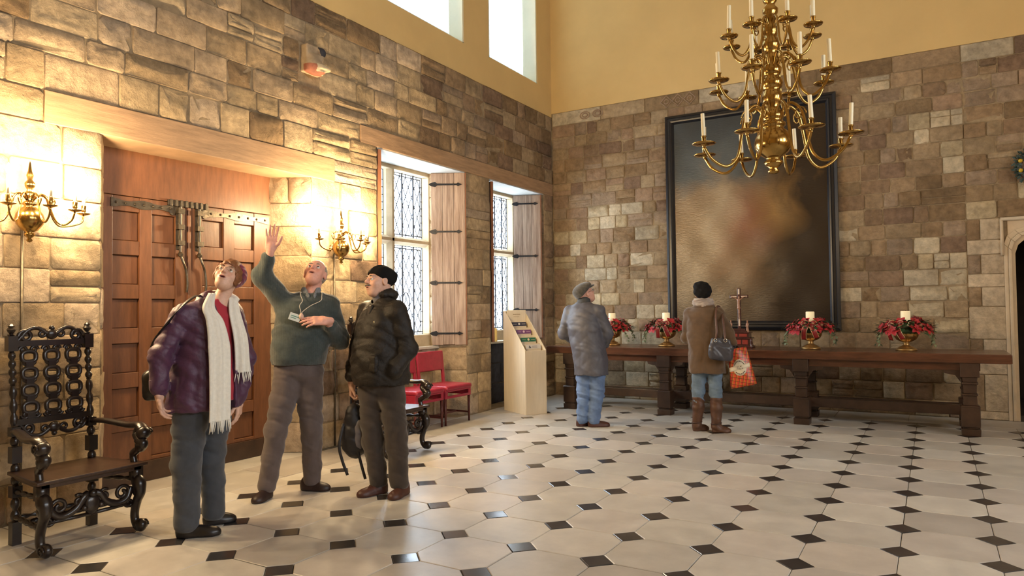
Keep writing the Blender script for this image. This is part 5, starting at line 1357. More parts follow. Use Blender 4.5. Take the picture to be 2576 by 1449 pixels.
def front_cut(p):
    x = p-np.array([.0,0,0], f32); u = x[:,0]*Lt[0]+x[:,1]*Lt[1]; v = x[:,0]*F[0]+x[:,1]*F[1]
    w = np.interp(p[:,2], [.8,1.1,1.4,1.55], [.055,.05,.06,.085]); return np.maximum(np.abs(u-.035)-w, .06-v).astype(f32)
jt = s_sub(jt, front_cut, .006); jt = s_sub(jt, s_cap(hc+HR@np.array([0,0,-.05]), nb_+np.array([0,0,-.02]), .068, .066), .012)
jt = s_rib(jt, .011, lambda p: folds(p, 24, 24, 30, 1.3))
J = sdf_obj('jacket', jt, (-.40,-.34,.76), (.37,.34,1.58), .0085, jk, pw)
for w_, e_, r_ in ((wR, eR, .056), (wL, eL, .053)):
    a_ = np.array(w_)+[0,0,.035]; sdf_obj('cuff', s_int(s_chain([np.array(e_), a_], [.07, r_], 0), s_plane(a_+[0,0,.05], (0,0,1)), .005), a_-.1, a_+.1, .007, jk, J)
col_ = s_sub(s_ell(nb_+[-.015,.03,.045], (.115,.105,.052)), s_ell(nb_+[.01,-.03,.06], (.085,.09,.075)), .008); sdf_obj('hood_collar', s_rib(col_, .006, lambda p: folds(p, 40,40,30,.2)), nb_-[.17,.14,.06], nb_+[.15,.18,.14], .007, jk, J)
for z in (1.18, 1.03, .92): MB().box((-.008,-.002,-.022), (.008,.004,.022)).build('press_tab', mat('tab_pale', (.45,.42,.5), .5), J, Vector(F*.182+Lt*(-.040)+np.array([0,0,z])))
inn = s_loft([.84,1.2,1.40,1.50], [0]*4, [0]*4, [.19,.17,.16,.075], [.150,.135,.125,.07], F); sdf_obj('red_top', s_union([inn, s_cap(nb_-[0,0,.03], nb_+[.004,-.004,.004], .064, .060)], .03), (-.25,-.25,.82), (.25,.25,1.55), .009, mat('red_knit', (.36,.012,.03), .8, sheen=.3), pw)
tr_ = s_union([s_ell((-.03,0,.86), (.165,.15,.13)), cap_leg((-.10,-.05,.84), (-.133,-.085,.46), (-.128,-.095,.085), .118, .088, .076), cap_leg((.045,.05,.84), (.015,.095,.46), (.028,.115,.085), .115, .084, .072)], .03)
tr_ = s_int(tr_, s_plane((0,0,.035), (0,0,-1)), .004)
sdf_obj('trousers', s_rib(tr_, .010, fold_legs), (-.30,-.26,.0), (.25,.28,1.0), .0085, cord('grey_cord', (.055,.062,.075)), pw)
shb = mat('black_shoe', (.012,.010,.010), .35, var=.3, scale=20)
for (h_, t_) in (((-.185,-.095), (.065,-.135)), ((-.03,.12), (.165,.135))): sdf_obj('shoe', shoe_sdf(h_, t_, .042), (min(h_[0],t_[0])-.08, min(h_[1],t_[1])-.08, -.01), (max(h_[0],t_[0])+.08, max(h_[1],t_[1])+.08, .14), .006, shb, pw)
# hair and hat
hr = s_sub(s_union([s_ell((0,-.012,.032), (.085,.103,.098)), s_ell((.062,.015,-.012), (.024,.045,.056)), s_ell((-.062,.015,-.012), (.024,.045,.052))], .02), s_union([s_ell((0,.085,-.035), (.058,.075,.082)), s_ell((0,.10,.012), (.050,.05,.040))], .02), .012)
hr = s_int(hr, s_plane((0,0,-.075), (0,0,-1)), .01)
hr2 = s_rib(hr, .0045, lambda q: np.sin(q[:,0]*160+np.sin(q[:,2]*50)*2)*np.cos(q[:,2]*60+q[:,1]*40))
sdf_obj('hair', hloc(hr2, hc, HR), hc-.17, hc+.17, .0055, mat('auburn_hair', (.26,.095,.03), .6, var=.4, scale=60, bump=.2, bscale=120), pw)
ht = s_int(s_ell((0,-.032,.040), (.101,.104,.092)), s_plane((0,.018,.030), (0,.80,-.6)), .01)
ht = s_rib(ht, .003, lambda q: np.sin(np.arctan2(q[:,0], q[:,2]+.02)*26))
hat_m = mat('maroon_knit', (.30,.025,.06), .85, var=.55, scale=14, col2=(.05,.012,.03), sheen=.3, stretch=(1,6,1)); H_ = sdf_obj('hat', hloc(ht, hc, HR), hc-.19, hc+.19, .006, hat_m, pw)
# spectacles
m_ = MB()
for s in (-1, 1):
    m_.tube([hc+HR@np.array([s*.034+.021*math.cos(t), .108, .002+.016*math.sin(t)]) for t in np.linspace(0, 2*PI, 19)], .0013, 5)
    m_.tube([hc+HR@np.array([s*.055, .106, .004]), hc+HR@np.array([s*.080, .02, .006]), hc+HR@np.array([s*.082, -.005, .0])], .0013, 5)
m_.tube([hc+HR@np.array([-.013,.109,.004]), hc+HR@np.array([.013,.109,.004])], .0013, 5); m_.build('spectacles', mat('spectacle_wire', (.35,.28,.2), .3, metal=.8), pw, smooth=True)
# scarf
wool = mat('white_wool', (.80,.77,.68), .9, var=.12, scale=50, sheen=.4, bump=.15, bscale=120)
sc0 = empty('scarf', parent=pw)
lp = [nb_+np.array([.10*math.cos(t), .085*math.sin(t), .02+.035*math.sin(t)]) for t in np.linspace(.0, 4.25, 12)]
bpy.data.objects.remove(sc0)
S_ = sdf_obj('scarf', s_rib(s_chain([v3(p) for p in lp], [.030,.034,.036,.036,.036,.036,.036,.036,.036,.034,.032,.028], .02), .004, lambda p: np.sin(p[:,2]*150+p[:,0]*60)), nb_-[.18,.16,.14], nb_+[.19,.17,.14], .007, wool, pw)
def tail(cpts, wd, rows_n=40, cols=13, th=.010, ph=0.0, fr=26):
    P_ = bez(cpts, 10); rows = []
    for i, p in enumerate(P_):
        q = i/(len(P_)-1); w = wd[0]+(wd[1]-wd[0])*min(1, q*2.0); row = []
        for k in range(cols):
            u = k/(cols-1)-.5; a = Vector(Lt); row.append(p+a*(u*w)+Vector(F)*(.010*math.sin(u*15+q*3+ph)*(.4+q)-.045*u*u))
        rows.append(row)
    t_ = MB().sheet(rows, th); t_.build('scarf_tail', wool, S_, smooth=True, fix=False)
    fg = MB(); last = rows[-1]; prev = rows[-2]
    for k in range(fr):
        u = k/(fr-1)*(cols-1); a = int(min(cols-2, u)); p = last[a].lerp(last[a+1], u-a); d = Vector((random.uniform(-.012,.012), random.uniform(-.012,.012), -random.uniform(.055,.075)))
        fg.tube([p+Vector((0,0,.004)), p+d*.5, p+d], [.0035,.0032,.0016], 5)
    fg.build('fringe', wool, S_, smooth=True)
Fv = Vector(F); Lv = Vector(Lt)
tail([Vector(nb_)+Vector((-.030,-.095,.075)), Vector((.005,-.170,1.45)), Vector((.042,-.198,1.36)), Vector((.066,-.208,1.2)), Vector((.072,-.222,1.0)), Vector((.074,-.232,.80)), Vector((.074,-.236,.735))], (.05,.165))
tail([Vector(nb_)+Vector((.10,-.01,.05)), Vector((.165,-.045,1.42)), Vector((.205,-.06,1.25)), Vector((.218,-.055,1.10)), Vector((.222,-.05,1.02))], (.07,.115), ph=2, fr=14)
# shoulder bag worn by her
hb_ = empty('shoulder_bag', pw.location, pw.rotation_euler.z); tag(hb_, 'black shoulder bag hanging behind the purple jacket', 'bag')
sdf_obj('bag_body', s_rib(s_box((-.325,.14,.95), (.075,.09,.10), .05), .006, lambda p: folds(p, 30,30,40,.4)), (-.44,.0,.82), (-.2,.27,1.08), .009, shb, hb_)
strap_mesh([(-.33,.06,1.02), (-.33,-.02,1.2), (-.245,-.165,1.34), (-.145,-.175,1.47), (-.06,-.02,1.53), (-.10,.12,1.42), (-.25,.16,1.1)], .03, up=(0,0,1)).build('strap', shb, hb_, smooth=True, fix=False)
# ------------------------------------------------------------------ 2. guide with raised arm
pg = person('person', (1.05, -6.55), .8414, 'person in dark green jumper raising one arm, badge round the neck')
F = unit([.10,-1,0]); Rt = np.array([F[1], -F[0], 0]); Lt = -Rt
sR = np.array([-.030,.0,1.475]); sL = np.array([.305,.0,1.465]); eR = (-.195,-.05,1.690); wR = (-.135,-.15,1.885); eL = (.385,-.01,1.19); wL = (.275,-.225,1.345)
hc = np.array([.198,-.015,1.715]); HR = basis((-.16,-.80,.58), (.20,.35,.88)); nb_ = np.array([.165,.0,1.535])
hs = [head_sdf(hc, HR, 1.03, .0075), s_cap(hc+HR@np.array([0,-.045,-.045]), nb_, .056, .062), s_cap(nb_, (.13,0,1.2), .07, .12), s_cap((.13,0,1.2), (.07,0,.98), .12, .12), s_cap(nb_, sR, .055, .05), s_cap(nb_, sL, .055, .05), s_cap(sR, eR, .045, .038), s_cap(eR, wR, .036, .028), s_cap(sL, eL, .045, .038), s_cap(eL, wL, .036, .028), cap_leg((.01,0,.95), (-.10,-.06,.50), (-.17,-.08,.08), .07, .05, .035), cap_leg((.135,0,.95), (.165,0,.49), (.17,.05,.08), .07, .05, .035)]
hs = [s_union(hs[:3], .02), s_union(hs[3:], .03), s_bound(hand_sdf(wR, (.08,-.12,1), (0,-1,-.12), (1,0,0), (.08,.06,.08,.12), .10, (.75,.65,.25), 1.05), wR, .24), s_bound(hand_sdf(wL, (-1,-.22,.02), (0,.75,-.65), (0,.5,.8), (.22,.25,.28,.32), .05, (.75,.35,.4), 1.05), wL, .24)]
sdf_obj('body', s_union(hs, .012), (-.36,-.48,0), (.50,.30,2.16), .0042, MT['skin'], pg, 1, None, head_cols(hc, HR, 1.03, (.72,.37,.28), (.50,.20,.17), (.46,.36,.28), .0075)); eyes_for(pg, hc, HR, 1.03, (-.1,1,.2)); brows_for(pg, hc, HR, 1.03, mat('brow_grey', (.34,.27,.21), .8), .0032)
kn = mat('green_knit', (.050,.066,.062), .95, var=.3, scale=60, sheen=.4, wave=('X', 42, 1.5), bump=.22)
tor = s_loft([1.005,1.05,1.15,1.30,1.42,1.50,1.545], [.068,.07,.085,.115,.135,.145,.16], [0]*7, [.195,.212,.225,.232,.225,.175,.075], [.16,.178,.185,.17,.155,.125,.075], F)
sw = s_union([s_union([tor, s_cap(nb_-[0,0,.03], sR, .07, .080), s_cap(nb_-[0,0,.03], sL, .07, .080)], .06), s_chain([sR, eR, np.array(wR)-np.array([.02,-.03,.055])], [.084,.075,.050], .04), s_chain([sL, eL, np.array(wL)+[.035,.07,-.045]], [.080,.072,.050], .04)], .03)
sw = s_sub(sw, s_cap(nb_+[0,-.01,.0], hc, .071, .06), .01)
Sw = sdf_obj('jumper', s_rib(sw, .009, lambda p: folds(p, 15,15,24,2.1)), (-.34,-.34,.98), (.52,.28,1.90), .0085, kn, pg)
colm = mat('check_shirt', (.10,.12,.14), .8, var=.8, scale=90, col2=(.24,.25,.25))
for s in (-1, 1): sdf_obj('shirt_collar', s_capf(nb_+np.array([s*.058,-.045,.055]), nb_+np.array([s*.028,-.098,.0]), .026, .020, (s*.6,-.7,.4), .30), nb_-.14, nb_+.14, .005, colm, Sw)
tr_ = s_union([s_ell((.07,0,.98), (.175,.145,.13)), cap_leg((.00,0,.93), (-.100,-.06,.50), (-.165,-.075,.09), .118, .082, .068), cap_leg((.14,0,.93), (.168,0,.49), (.172,.045,.09), .118, .082, .068)], .025)
tr_ = s_int(s_int(tr_, s_plane((0,0,.045), (0,0,-1)), .004), s_plane((0,0,1.03), (0,0,1)), .004)
sdf_obj('trousers', s_rib(tr_, .010, fold_legs), (-.27,-.24,.0), (.30,.22,1.06), .0085, cord('taupe_cord', (.115,.085,.078)), pg)
bs = mat('brown_shoe', (.030,.014,.012), .5, var=.3, scale=20)
for (h_, t_) in (((-.145,-.03), (-.245,-.235)), ((.09,.08), (.30,-.015))): sdf_obj('shoe', shoe_sdf(h_, t_, .045), (min(h_[0],t_[0])-.08, min(h_[1],t_[1])-.08, -.01), (max(h_[0],t_[0])+.08, max(h_[1],t_[1])+.08, .14), .006, bs, pg)
hr = s_sub(s_ell((0,-.020,.022), (.084,.102,.094)), s_union([s_ell((0,.06,.05), (.070,.12,.10)), s_ell((0,.06,-.05), (.095,.075,.11))], .03), .01); hr = s_int(hr, s_plane((0,0,-.055), (0,0,-1)), .01); hr = s_sub(hr, s_union([s_ell((.085,0,-.01), (.02,.026,.038)), s_ell((-.085,0,-.01), (.02,.026,.038))], 0), .005)
sdf_obj('hair', hloc(s_rib(lambda q: hr(q/1.03)*1.03, .0025, lambda q: np.sin(q[:,0]*200+q[:,2]*90)*np.cos(q[:,1]*170)), hc, HR), hc-.17, hc+.17, .0055, mat('grey_hair', (.45,.38,.30), .7, var=.5, scale=50, bump=.2), pg)
m_ = MB(); bd = Vector((.052,-.215,1.40))
for s in (-1, 1): m_.tube(bez([Vector(nb_)+Vector((s*.07,.02,.03)), Vector(nb_)+Vector((s*.080,-.07,.03)), Vector(nb_)+Vector((s*.078,-.125,.0)), Vector(nb_)+Vector((s*.068,-.163,-.035)), Vector((.118+s*.042,-.192,1.463)), Vector((.095+s*.012,-.205,1.425)), Vector((.085,-.212,1.40))], 7), .0028, 6)
ly = m_.build('lanyard', mat('lanyard_cord', (.55,.50,.42), .7), Sw, smooth=True)
cdR = roty(.35); MB().box((-.042,-.002,-.028), (.042,.002,.028), cdR, (0,0,0)).build('name_badge', mat('badge_card', (.68,.72,.66), .35), Sw, Vector((.040,-.222,1.375)), bevel=.003)
m_ = MB(); m_.box((-.030,-.0032,.004), (.030,-.002,.010), cdR, (0,0,0)); m_.box((-.030,-.0032,-.010), (.012,-.002,-.005), cdR, (0,0,0)); m_.build('badge_print', mat('badge_green', (.10,.28,.20), .5), Sw, Vector((.040,-.222,1.375)))
MB().lathe([(0,-.03),(.016,-.018),(.018,.0),(.010,.018),(0,.022)], 12).build('poppy_tag', mat('tag_pale_red', (.62,.42,.33), .5), Sw, Vector((.088,-.225,1.385)), smooth=True)
# ------------------------------------------------------------------ 3. man in black hat
pm = person('person', (1.70, -6.18), .7155, 'person in black hat and brown-black waterproof jacket, smiling with hand in pocket')
F = unit([-.82,-.57,0]); Rt = np.array([F[1], -F[0], 0]); Lt = -Rt
sL = np.array([.095,-.13,1.405]); sR = np.array([-.125,.15,1.41]); eL = (.170,-.13,1.12); wL = (.045,-.165,.955); eR = (-.20,.20,1.13); wR = (-.255,.13,.845)
hc = np.array([-.035,-.015,1.645]); HR = basis((-.86,-.48,.14), (.0,.1,1)); nb_ = np.array([.0,.0,1.485])
hs = [head_sdf(hc, HR, 1.02, .0045), s_cap(hc+HR@np.array([0,-.03,-.045]), nb_, .060, .062), s_cap(nb_, (-.02,0,1.15), .07, .12), s_cap((-.02,0,1.15), (-.03,0,.88), .12, .12), s_cap(nb_, sR, .055, .05), s_cap(nb_, sL, .055, .05), s_cap(sR, eR, .045, .038), s_cap(eR, wR, .036, .028), s_cap(sL, eL, .045, .038), s_cap(eL, wL, .036, .028), cap_leg((-.09,.03,.86), (-.10,.0,.43), (-.045,.0,.08), .07, .05, .035), cap_leg((.04,-.04,.86), (.09,-.06,.43), (.11,-.1,.08), .07, .05, .035)]
hs = [s_union(hs[:3], .02), s_union(hs[3:], .03), s_bound(hand_sdf(wL, (-.55,.45,-.70), (.3,.8,.2), (-.6,-.3,.6), (.3,.3,.3,.3)), wL, .22), s_bound(hand_sdf(wR, (.05,-.05,-1), (.9,-.3,0), (-.3,-.9,0), (1.0,1.05,1.05,1.1), .02, (.6,.5,.6)), wR, .22)]
sdf_obj('body', s_union(hs, .012), (-.38,-.40,0), (.32,.36,1.85), .0042, MT['skin'], pm, 1, None, head_cols(hc, HR, 1.02, (.65,.39,.29), (.48,.20,.17), (.16,.13,.11), .0045, True)); eyes_for(pm, hc, HR, 1.02); brows_for(pm, hc, HR, 1.02, mat('brow_dark', (.06,.048,.04), .8), .0036, mat('moustache_grey', (.13,.11,.095), .8, var=.4, scale=90))
wx = mat('waxed_black', (.020,.015,.011), .55, var=.4, scale=18, col2=(.011,.009,.008), spec=.3, bump=.35, bscale=13)
tor = s_loft([.845,.90,1.0,1.15,1.33,1.42,1.50], [-.025,-.025,-.03,-.03,-.02,-.01,.0], [0]*7, [.205,.215,.22,.215,.205,.165,.085], [.20,.215,.22,.205,.175,.14,.085], F)
jt = s_union([s_union([tor, s_cap(nb_-[0,0,.03], sR, .072, .078), s_cap(nb_-[0,0,.03], sL, .072, .078)], .05), s_chain([sL, eL, np.array(wL)+[.025,-.02,.01]], [.085,.080,.066], .03), s_chain([sR, eR, np.array(wR)+[.0,.0,.06]], [.082,.074,.055], .03)], .022)
jt = s_sub(jt, s_cap(nb_+HR@np.array([0,.035,-.02]), hc, .060, .07), .01)
J = sdf_obj('jacket', s_rib(jt, .010, lambda p: folds(p, 20,22,26,3.3)), (-.36,-.36,.82), (.32,.36,1.58), .0085, wx, pm)
cl = s_sub(s_ell(nb_+[.01,.0,.055], (.105,.100,.060)), s_union([s_ell(hc+[0,0,-.04], (.076,.082,.13)), s_ell(nb_+[-.09,-.05,.075], (.07,.05,.08))], .02), .008); sdf_obj('hood_collar', s_rib(cl, .007, lambda p: folds(p, 45,45,40,.9)), nb_-[.15,.15,.05], nb_+[.16,.16,.15], .0065, wx, J)
ff = Vector(F); pl = [ff*d+Vector((0,0,z))+Vector(Lt)*.018 for d, z in ((.125,1.46),(.165,1.36),(.190,1.25),(.202,1.10),(.205,.96),(.196,.87))]
strap_mesh(pl, .05, up=tuple(F), th=.008).build('storm_flap', wx, J, smooth=True, fix=False)
MB().box((-.022,-.003,-.007), (.022,.003,.007), rotz(math.atan2(Lt[1], Lt[0])), (0,0,0)).build('chest_label', mat('label_tan', (.45,.38,.22), .5), J, Vector(F*.150+Lt*.105+np.array([-.02,0,1.33])))
sdf_obj('pocket_flap', s_rib(s_box(F*.195+Lt*.10+np.array([0,0,1.02]), (.085,.020,.065), .015, np.stack([Lt, F, [0,0,1]], 1).astype(f32)), .004, lambda p: folds(p, 30,30,40,.2)), np.array(F*.195+Lt*.10+np.array([0,0,1.02]))-.13, np.array(F*.195+Lt*.10+np.array([0,0,1.02]))+.13, .007, wx, J)
shc = mat('shirt_grey', (.16,.16,.19), .8); sdf_obj('shirt_collar', s_sub(s_cap(nb_+[-.01,0,-.02], nb_+[-.025,-.012,.055], .068, .066), s_cap(nb_, hc, .058, .058), .004), nb_-.13, nb_+.14, .006, shc, pm)
tr_ = s_union([s_ell((-.03,0,.88), (.165,.155,.13)), cap_leg((-.095,.03,.84), (-.100,.0,.43), (-.05,.0,.09), .110, .078, .070), cap_leg((.045,-.04,.84), (.09,-.065,.43), (.108,-.095,.09), .112, .082, .072)], .025)
tr_ = s_int(tr_, s_plane((0,0,.055), (0,0,-1)), .004)
sdf_obj('trousers', s_rib(tr_, .011, fold_legs), (-.26,-.24,0), (.26,.22,1.0), .0085, cord('brown_cord', (.040,.027,.019)), pm)
bb = mat('brown_boot', (.075,.024,.015), .5, var=.35, scale=25)
for (h_, t_) in (((.01,.03), (-.20,-.105)), ((.165,-.03), (.045,-.245))):
    S1 = sdf_obj('boot', shoe_sdf(h_, t_, .047, .09), (min(h_[0],t_[0])-.08, min(h_[1],t_[1])-.08, -.01), (max(h_[0],t_[0])+.08, max(h_[1],t_[1])+.08, .16), .006, bb, pm)
    hv, tv = Vector((h_[0],h_[1],0)), Vector((t_[0],t_[1],0)); d = (tv-hv).normalized(); s = d.cross(Vector((0,0,1))); m_ = MB()
    for q in range(4): c0 = hv+d*(.095+q*.022)+Vector((0,0,.088-q*.010)); m_.tube([c0-s*.025, c0+Vector((0,0,.006)), c0+s*.025], .003, 5)
    m_.build('lace', mat('lace_brown', (.05,.02,.012), .8), S1, smooth=True)
ht = s_union([s_ell((0,-.016,.040), (.092,.112,.092)), s_ell((0,-.098,.050), (.066,.052,.056))], .03); ht = s_int(ht, s_plane((0,.0,.006), (0,.46,-.89)), .010); ht = s_rib(ht, .0022, lambda q: np.sin(q[:,0]*120))
bkn = mat('black_knit', (.009,.008,.008), .95, spec=.2, var=.3, scale=60); sdf_obj('hat', hloc(ht, hc, HR), hc-.19, hc+.19, .006, bkn, pm)
hr = s_int(s_ell((0,-.016,.026), (.0785,.097,.090)), s_plane((0,.005,.0), (0,1,.25)), .006); hr = s_sub(s_int(hr, s_plane((0,0,-.045), (0,0,-1)), .006), s_union([s_ell((.085,-.004,-.006), (.022,.026,.038)), s_ell((-.085,-.004,-.006), (.022,.026,.038))], 0), .004); sdf_obj('hair', hloc(hr, hc, HR), hc-.17, hc+.17, .006, mat('dark_grey_hair', (.12,.11,.10), .7, var=.3, scale=60), pm)
# rucksack hanging from his hand
rk = empty('rucksack', pm.location, pm.rotation_euler.z); tag(rk, 'black and grey rucksack dangling from the hand of the man in black hat', 'rucksack')
c_ = np.array([-.232,.10,.46]); nyl = mat('black_nylon', (.012,.011,.014), .5, var=.3, scale=20); gry = mat('grey_nylon', (.12,.11,.12), .55)
sdf_obj('pack_body', s_rib(s_union([s_ell(c_+[0,0,-.05], (.105,.085,.15)), s_ell(c_+[.0,0,.09], (.085,.075,.14))], .05), .008, lambda p: folds(p, 26,26,34,.6)), c_-[.15,.14,.24], c_+[.15,.14,.27], .008, nyl, rk)
sdf_obj('front_pocket', s_rib(s_ell(c_+[.035,-.06,-.01], (.045,.035,.12)), .005, lambda p: folds(p, 40,40,50,.1)), c_-[.1,.14,.18], c_+[.12,.06,.18], .007, gry, rk)
m_ = MB(); m_.tube(bez([c_+[-.03,0,.20], c_+[-.028,.02,.285], c_+[-.02,.025,.31], c_+[.0,.02,.285], c_+[.01,0,.20]], 6), .008, 8); m_.build('grab_handle', nyl, rk, smooth=True)
for a, b_, cc in ((-.085,-.05,-.32), (.05,-.04,-.36)): strap_mesh([c_+[a,b_,.08], c_+[a-.03,b_-.03,-.08], c_+[a-.01,b_-.01,-.2], c_+[a+.03,b_,cc]], .022, up=(0,1,0)).build('strap', nyl, rk, smooth=True, fix=False)
# ------------------------------------------------------------------ 4. man in grey coat (seen from behind)
pb = person('person', (1.86, -2.66), .4273, 'person in long grey coat, flat cap and jeans facing the long table')
F = unit([.50,.87,0]); Rt = np.array([F[1], -F[0], 0]); Lt = -Rt
sL = np.array([-.235,.06,1.375]); sR = np.array([.105,-.07,1.375]); eL = (-.315,.09,1.12); wL = (-.16,.25,1.0); eR = (.195,-.02,1.11); wR = (.175,.19,.955)
hc = np.array([-.052,.01,1.590]); HR = basis((.78,.42,.42), (-.35,-.1,.9)); nb_ = np.array([-.075,.0,1.455])
hs = [head_sdf(hc, HR, 1.0), s_cap(hc+HR@np.array([0,-.03,-.045]), nb_, .06, .062), s_cap(nb_, (-.03,0,1.1), .07, .12), s_cap((-.03,0,1.1), (-.01,0,.82), .12, .12), s_cap(nb_, sR, .055, .05), s_cap(nb_, sL, .055, .05), s_cap(sR, eR, .045, .038), s_cap(eR, wR, .036, .028), s_cap(sL, eL, .045, .038), s_cap(eL, wL, .036, .028), cap_leg((-.08,.02,.8), (-.085,.02,.42), (-.11,.02,.08), .07, .05, .035), cap_leg((.07,-.01,.8), (.075,0,.42), (.02,.0,.08), .07, .05, .035)]
hs = [s_union(hs[:3], .02), s_union(hs[3:], .03), s_bound(hand_sdf(wR, (-.6,.3,-.6), (-.4,.6,.4), (.3,.8,.2), (.5,.5,.5,.5)), wR, .22), s_bound(hand_sdf(wL, (.9,.2,-.2), (.2,.5,.7), (0,.5,-.6), (.4,.4,.4,.4)), wL, .22)]
sdf_obj('body', s_union(hs, .012), (-.42,-.28,0), (.34,.42,1.78), .0055, MT['skin'], pb, 1, None, head_cols(hc, HR, 1.0, (.62,.34,.26), (.46,.2,.17), (.25,.22,.2))); eyes_for(pb, hc, HR)
gc = mat('grey_coat', (.085,.085,.105), .55, var=.2, scale=20, bump=.05)
tor = s_loft([.62,.80,1.0,1.18,1.34,1.42,1.475], [.012,.0,-.03,-.06,-.068,-.07,-.072], [0]*7, [.20,.205,.205,.21,.20,.15,.08], [.185,.19,.19,.185,.165,.13,.08], F)
jt = s_union([s_union([tor, s_cap(nb_-[0,0,.03], sR, .07, .078), s_cap(nb_-[0,0,.03], sL, .07, .078)], .05), s_chain([sL, eL, wL], [.08,.075,.058], .03), s_chain([sR, eR, np.array(wR)-[0,.03,-.03]], [.08,.078,.060], .03)], .02)
jt = s_sub(jt, s_cap(nb_+[0,0,-.01], hc, .062, .07), .01)
J = sdf_obj('coat', s_rib(jt, .009, lambda p: folds(p, 18,18,22,4.0)), (-.42,-.28,.6), (.32,.38,1.54), .009, gc, pb)
sdf_obj('collar', s_sub(s_cap(nb_-[0,0,.012], nb_+[.012,.006,.055], .088, .080), s_cap(nb_-[0,0,.1], nb_+[.03,.02,.1], .070, .070), .004), nb_-.15, nb_+.16, .0065, mat('collar_dark', (.045,.048,.052), .85), J)
tr_ = s_union([s_ell((0,0,.80), (.16,.14,.12)), cap_leg((-.08,.02,.78), (-.085,.02,.42), (-.105,.02,.085), .105, .082, .068), cap_leg((.075,-.01,.78), (.075,0,.42), (.03,.0,.085), .108, .084, .072)], .02); tr_ = s_int(tr_, s_plane((0,0,.04), (0,0,-1)), .004)
dn = mat('blue_denim', (.14,.22,.40), .85, var=.35, scale=9, bump=.08, bscale=120)
sdf_obj('jeans', s_rib(tr_, .013, lambda p: folds(p, 16,16,40,1.1)), (-.24,-.2,0), (.24,.2,.92), .009, dn, pb)
for (h_, t_) in (((-.165,.0), (-.03,.16)), ((-.035,-.01), (.21,.035))): sdf_obj('shoe', shoe_sdf(h_, t_, .045), (min(h_[0],t_[0])-.08, min(h_[1],t_[1])-.08, -.01), (max(h_[0],t_[0])+.08, max(h_[1],t_[1])+.08, .14), .006, bb, pb)
ht = s_union([s_ell((0,-.022,.058), (.104,.120,.078)), s_ell((0,.030,.080), (.092,.090,.050)), s_ell((0,-.06,.02), (.090,.070,.078))], .02); ht = s_int(ht, s_plane((0,.0,.030), (0,.35,-.94)), .008)
tw = mat('tweed_cap', (.085,.078,.066), .95, var=.5, scale=40, sheen=.3); H_ = sdf_obj('flat_cap', hloc(ht, hc, HR), hc-.18, hc+.18, .006, tw, pb)
sdf_obj('peak', hloc(s_int(s_ell((0,.098,.050), (.074,.056,.013)), s_plane((0,.07,0), (0,-1,0)), .004), hc, HR), hc-.18, hc+.18, .005, tw, H_)
m_ = MB()
for s in (-1, 1): m_.tube([hc+HR@np.array([s*.034+.020*math.cos(t), .108, .003+.015*math.sin(t)]) for t in np.linspace(0, 2*PI, 15)], .0018, 5); m_.tube([hc+HR@np.array([s*.054,.106,.006]), hc+HR@np.array([s*.082,.0,.008])], .0022, 5)
m_.build('spectacles', mat('spectacle_dark', (.02,.02,.02), .3), pb, smooth=True)
# ------------------------------------------------------------------ 5. woman in brown coat (seen from behind)
pc = person('person', (3.19, -2.33), .2664, 'person in brown coat, black knitted hat and tall boots seen from behind')
F = unit([.22,.97,0]); Rt = np.array([F[1], -F[0], 0]); Lt = -Rt
sL = np.array([-.205,.03,1.335]); sR = np.array([.105,-.03,1.335]); eL = (-.245,.07,1.07); wL = (-.15,.24,1.0); eR = (.215,.0,1.10); wR = (.275,-.02,.965)
hc = np.array([-.055,.02,1.560]); HR = basis((.1,.98,.12), (0,0,1)); nb_ = np.array([-.055,.0,1.42])
hs = [head_sdf(hc, HR, .96), s_cap(hc+HR@np.array([0,-.03,-.045]), nb_, .052, .056), s_cap(nb_, (-.05,0,1.1), .07, .11), s_cap((-.05,0,1.1), (-.03,0,.80), .11, .12), s_cap(nb_, sR, .05, .045), s_cap(nb_, sL, .05, .045), s_cap(sR, eR, .042, .035), s_cap(eR, wR, .033, .026), s_cap(sL, eL, .042, .035), s_cap(eL, wL, .033, .026), cap_leg((-.10,0,.8), (-.125,0,.44), (-.13,.0,.08), .07, .05, .035), cap_leg((.05,0,.8), (.065,-.02,.44), (.07,-.04,.08), .07, .05, .035)]
hs = [s_union(hs[:3], .02), s_union(hs[3:], .03)]
sdf_obj('body', s_union(hs, .012), (-.34,-.2,0), (.34,.3,1.74), .006, MT['skin'], pc, 1, None, head_cols(hc, HR, .96, (.64,.40,.30), (.46,.2,.17), (.2,.14,.1))); eyes_for(pc, hc, HR, .96)
bc = mat('brown_suede', (.105,.058,.024), .85, var=.3, scale=10, sheen=.35, bump=.06)
tor = s_loft([.665,.80,1.0,1.18,1.32,1.385,1.44], [-.025,-.028,-.04,-.05,-.052,-.053,-.054], [0]*7, [.205,.20,.192,.195,.185,.14,.08], [.17,.17,.16,.155,.145,.12,.08], F)
jt = s_union([s_union([tor, s_cap(nb_-[0,0,.03], sR, .065, .070), s_cap(nb_-[0,0,.03], sL, .065, .070)], .05), s_chain([sL, eL, wL], [.074,.066,.05], .03), s_chain([sR, eR, np.array(wR)+[-.02,.005,.045]], [.074,.068,.052], .03)], .02)
jt = s_sub(jt, s_cap(nb_+[0,0,.02], hc, .058, .06), .01)
J = sdf_obj('coat', s_rib(jt, .008, lambda p: folds(p, 16,16,18,5.2)), (-.35,-.22,.64), (.36,.34,1.50), .009, bc, pc)
m_ = MB(); m_.tube([(.012+.03*0, -.163, z) for z in (.67,.78,.9)], .003, 5); m_.build('back_vent', mat('suede_dark', (.04,.02,.01), .9), J, smooth=True)
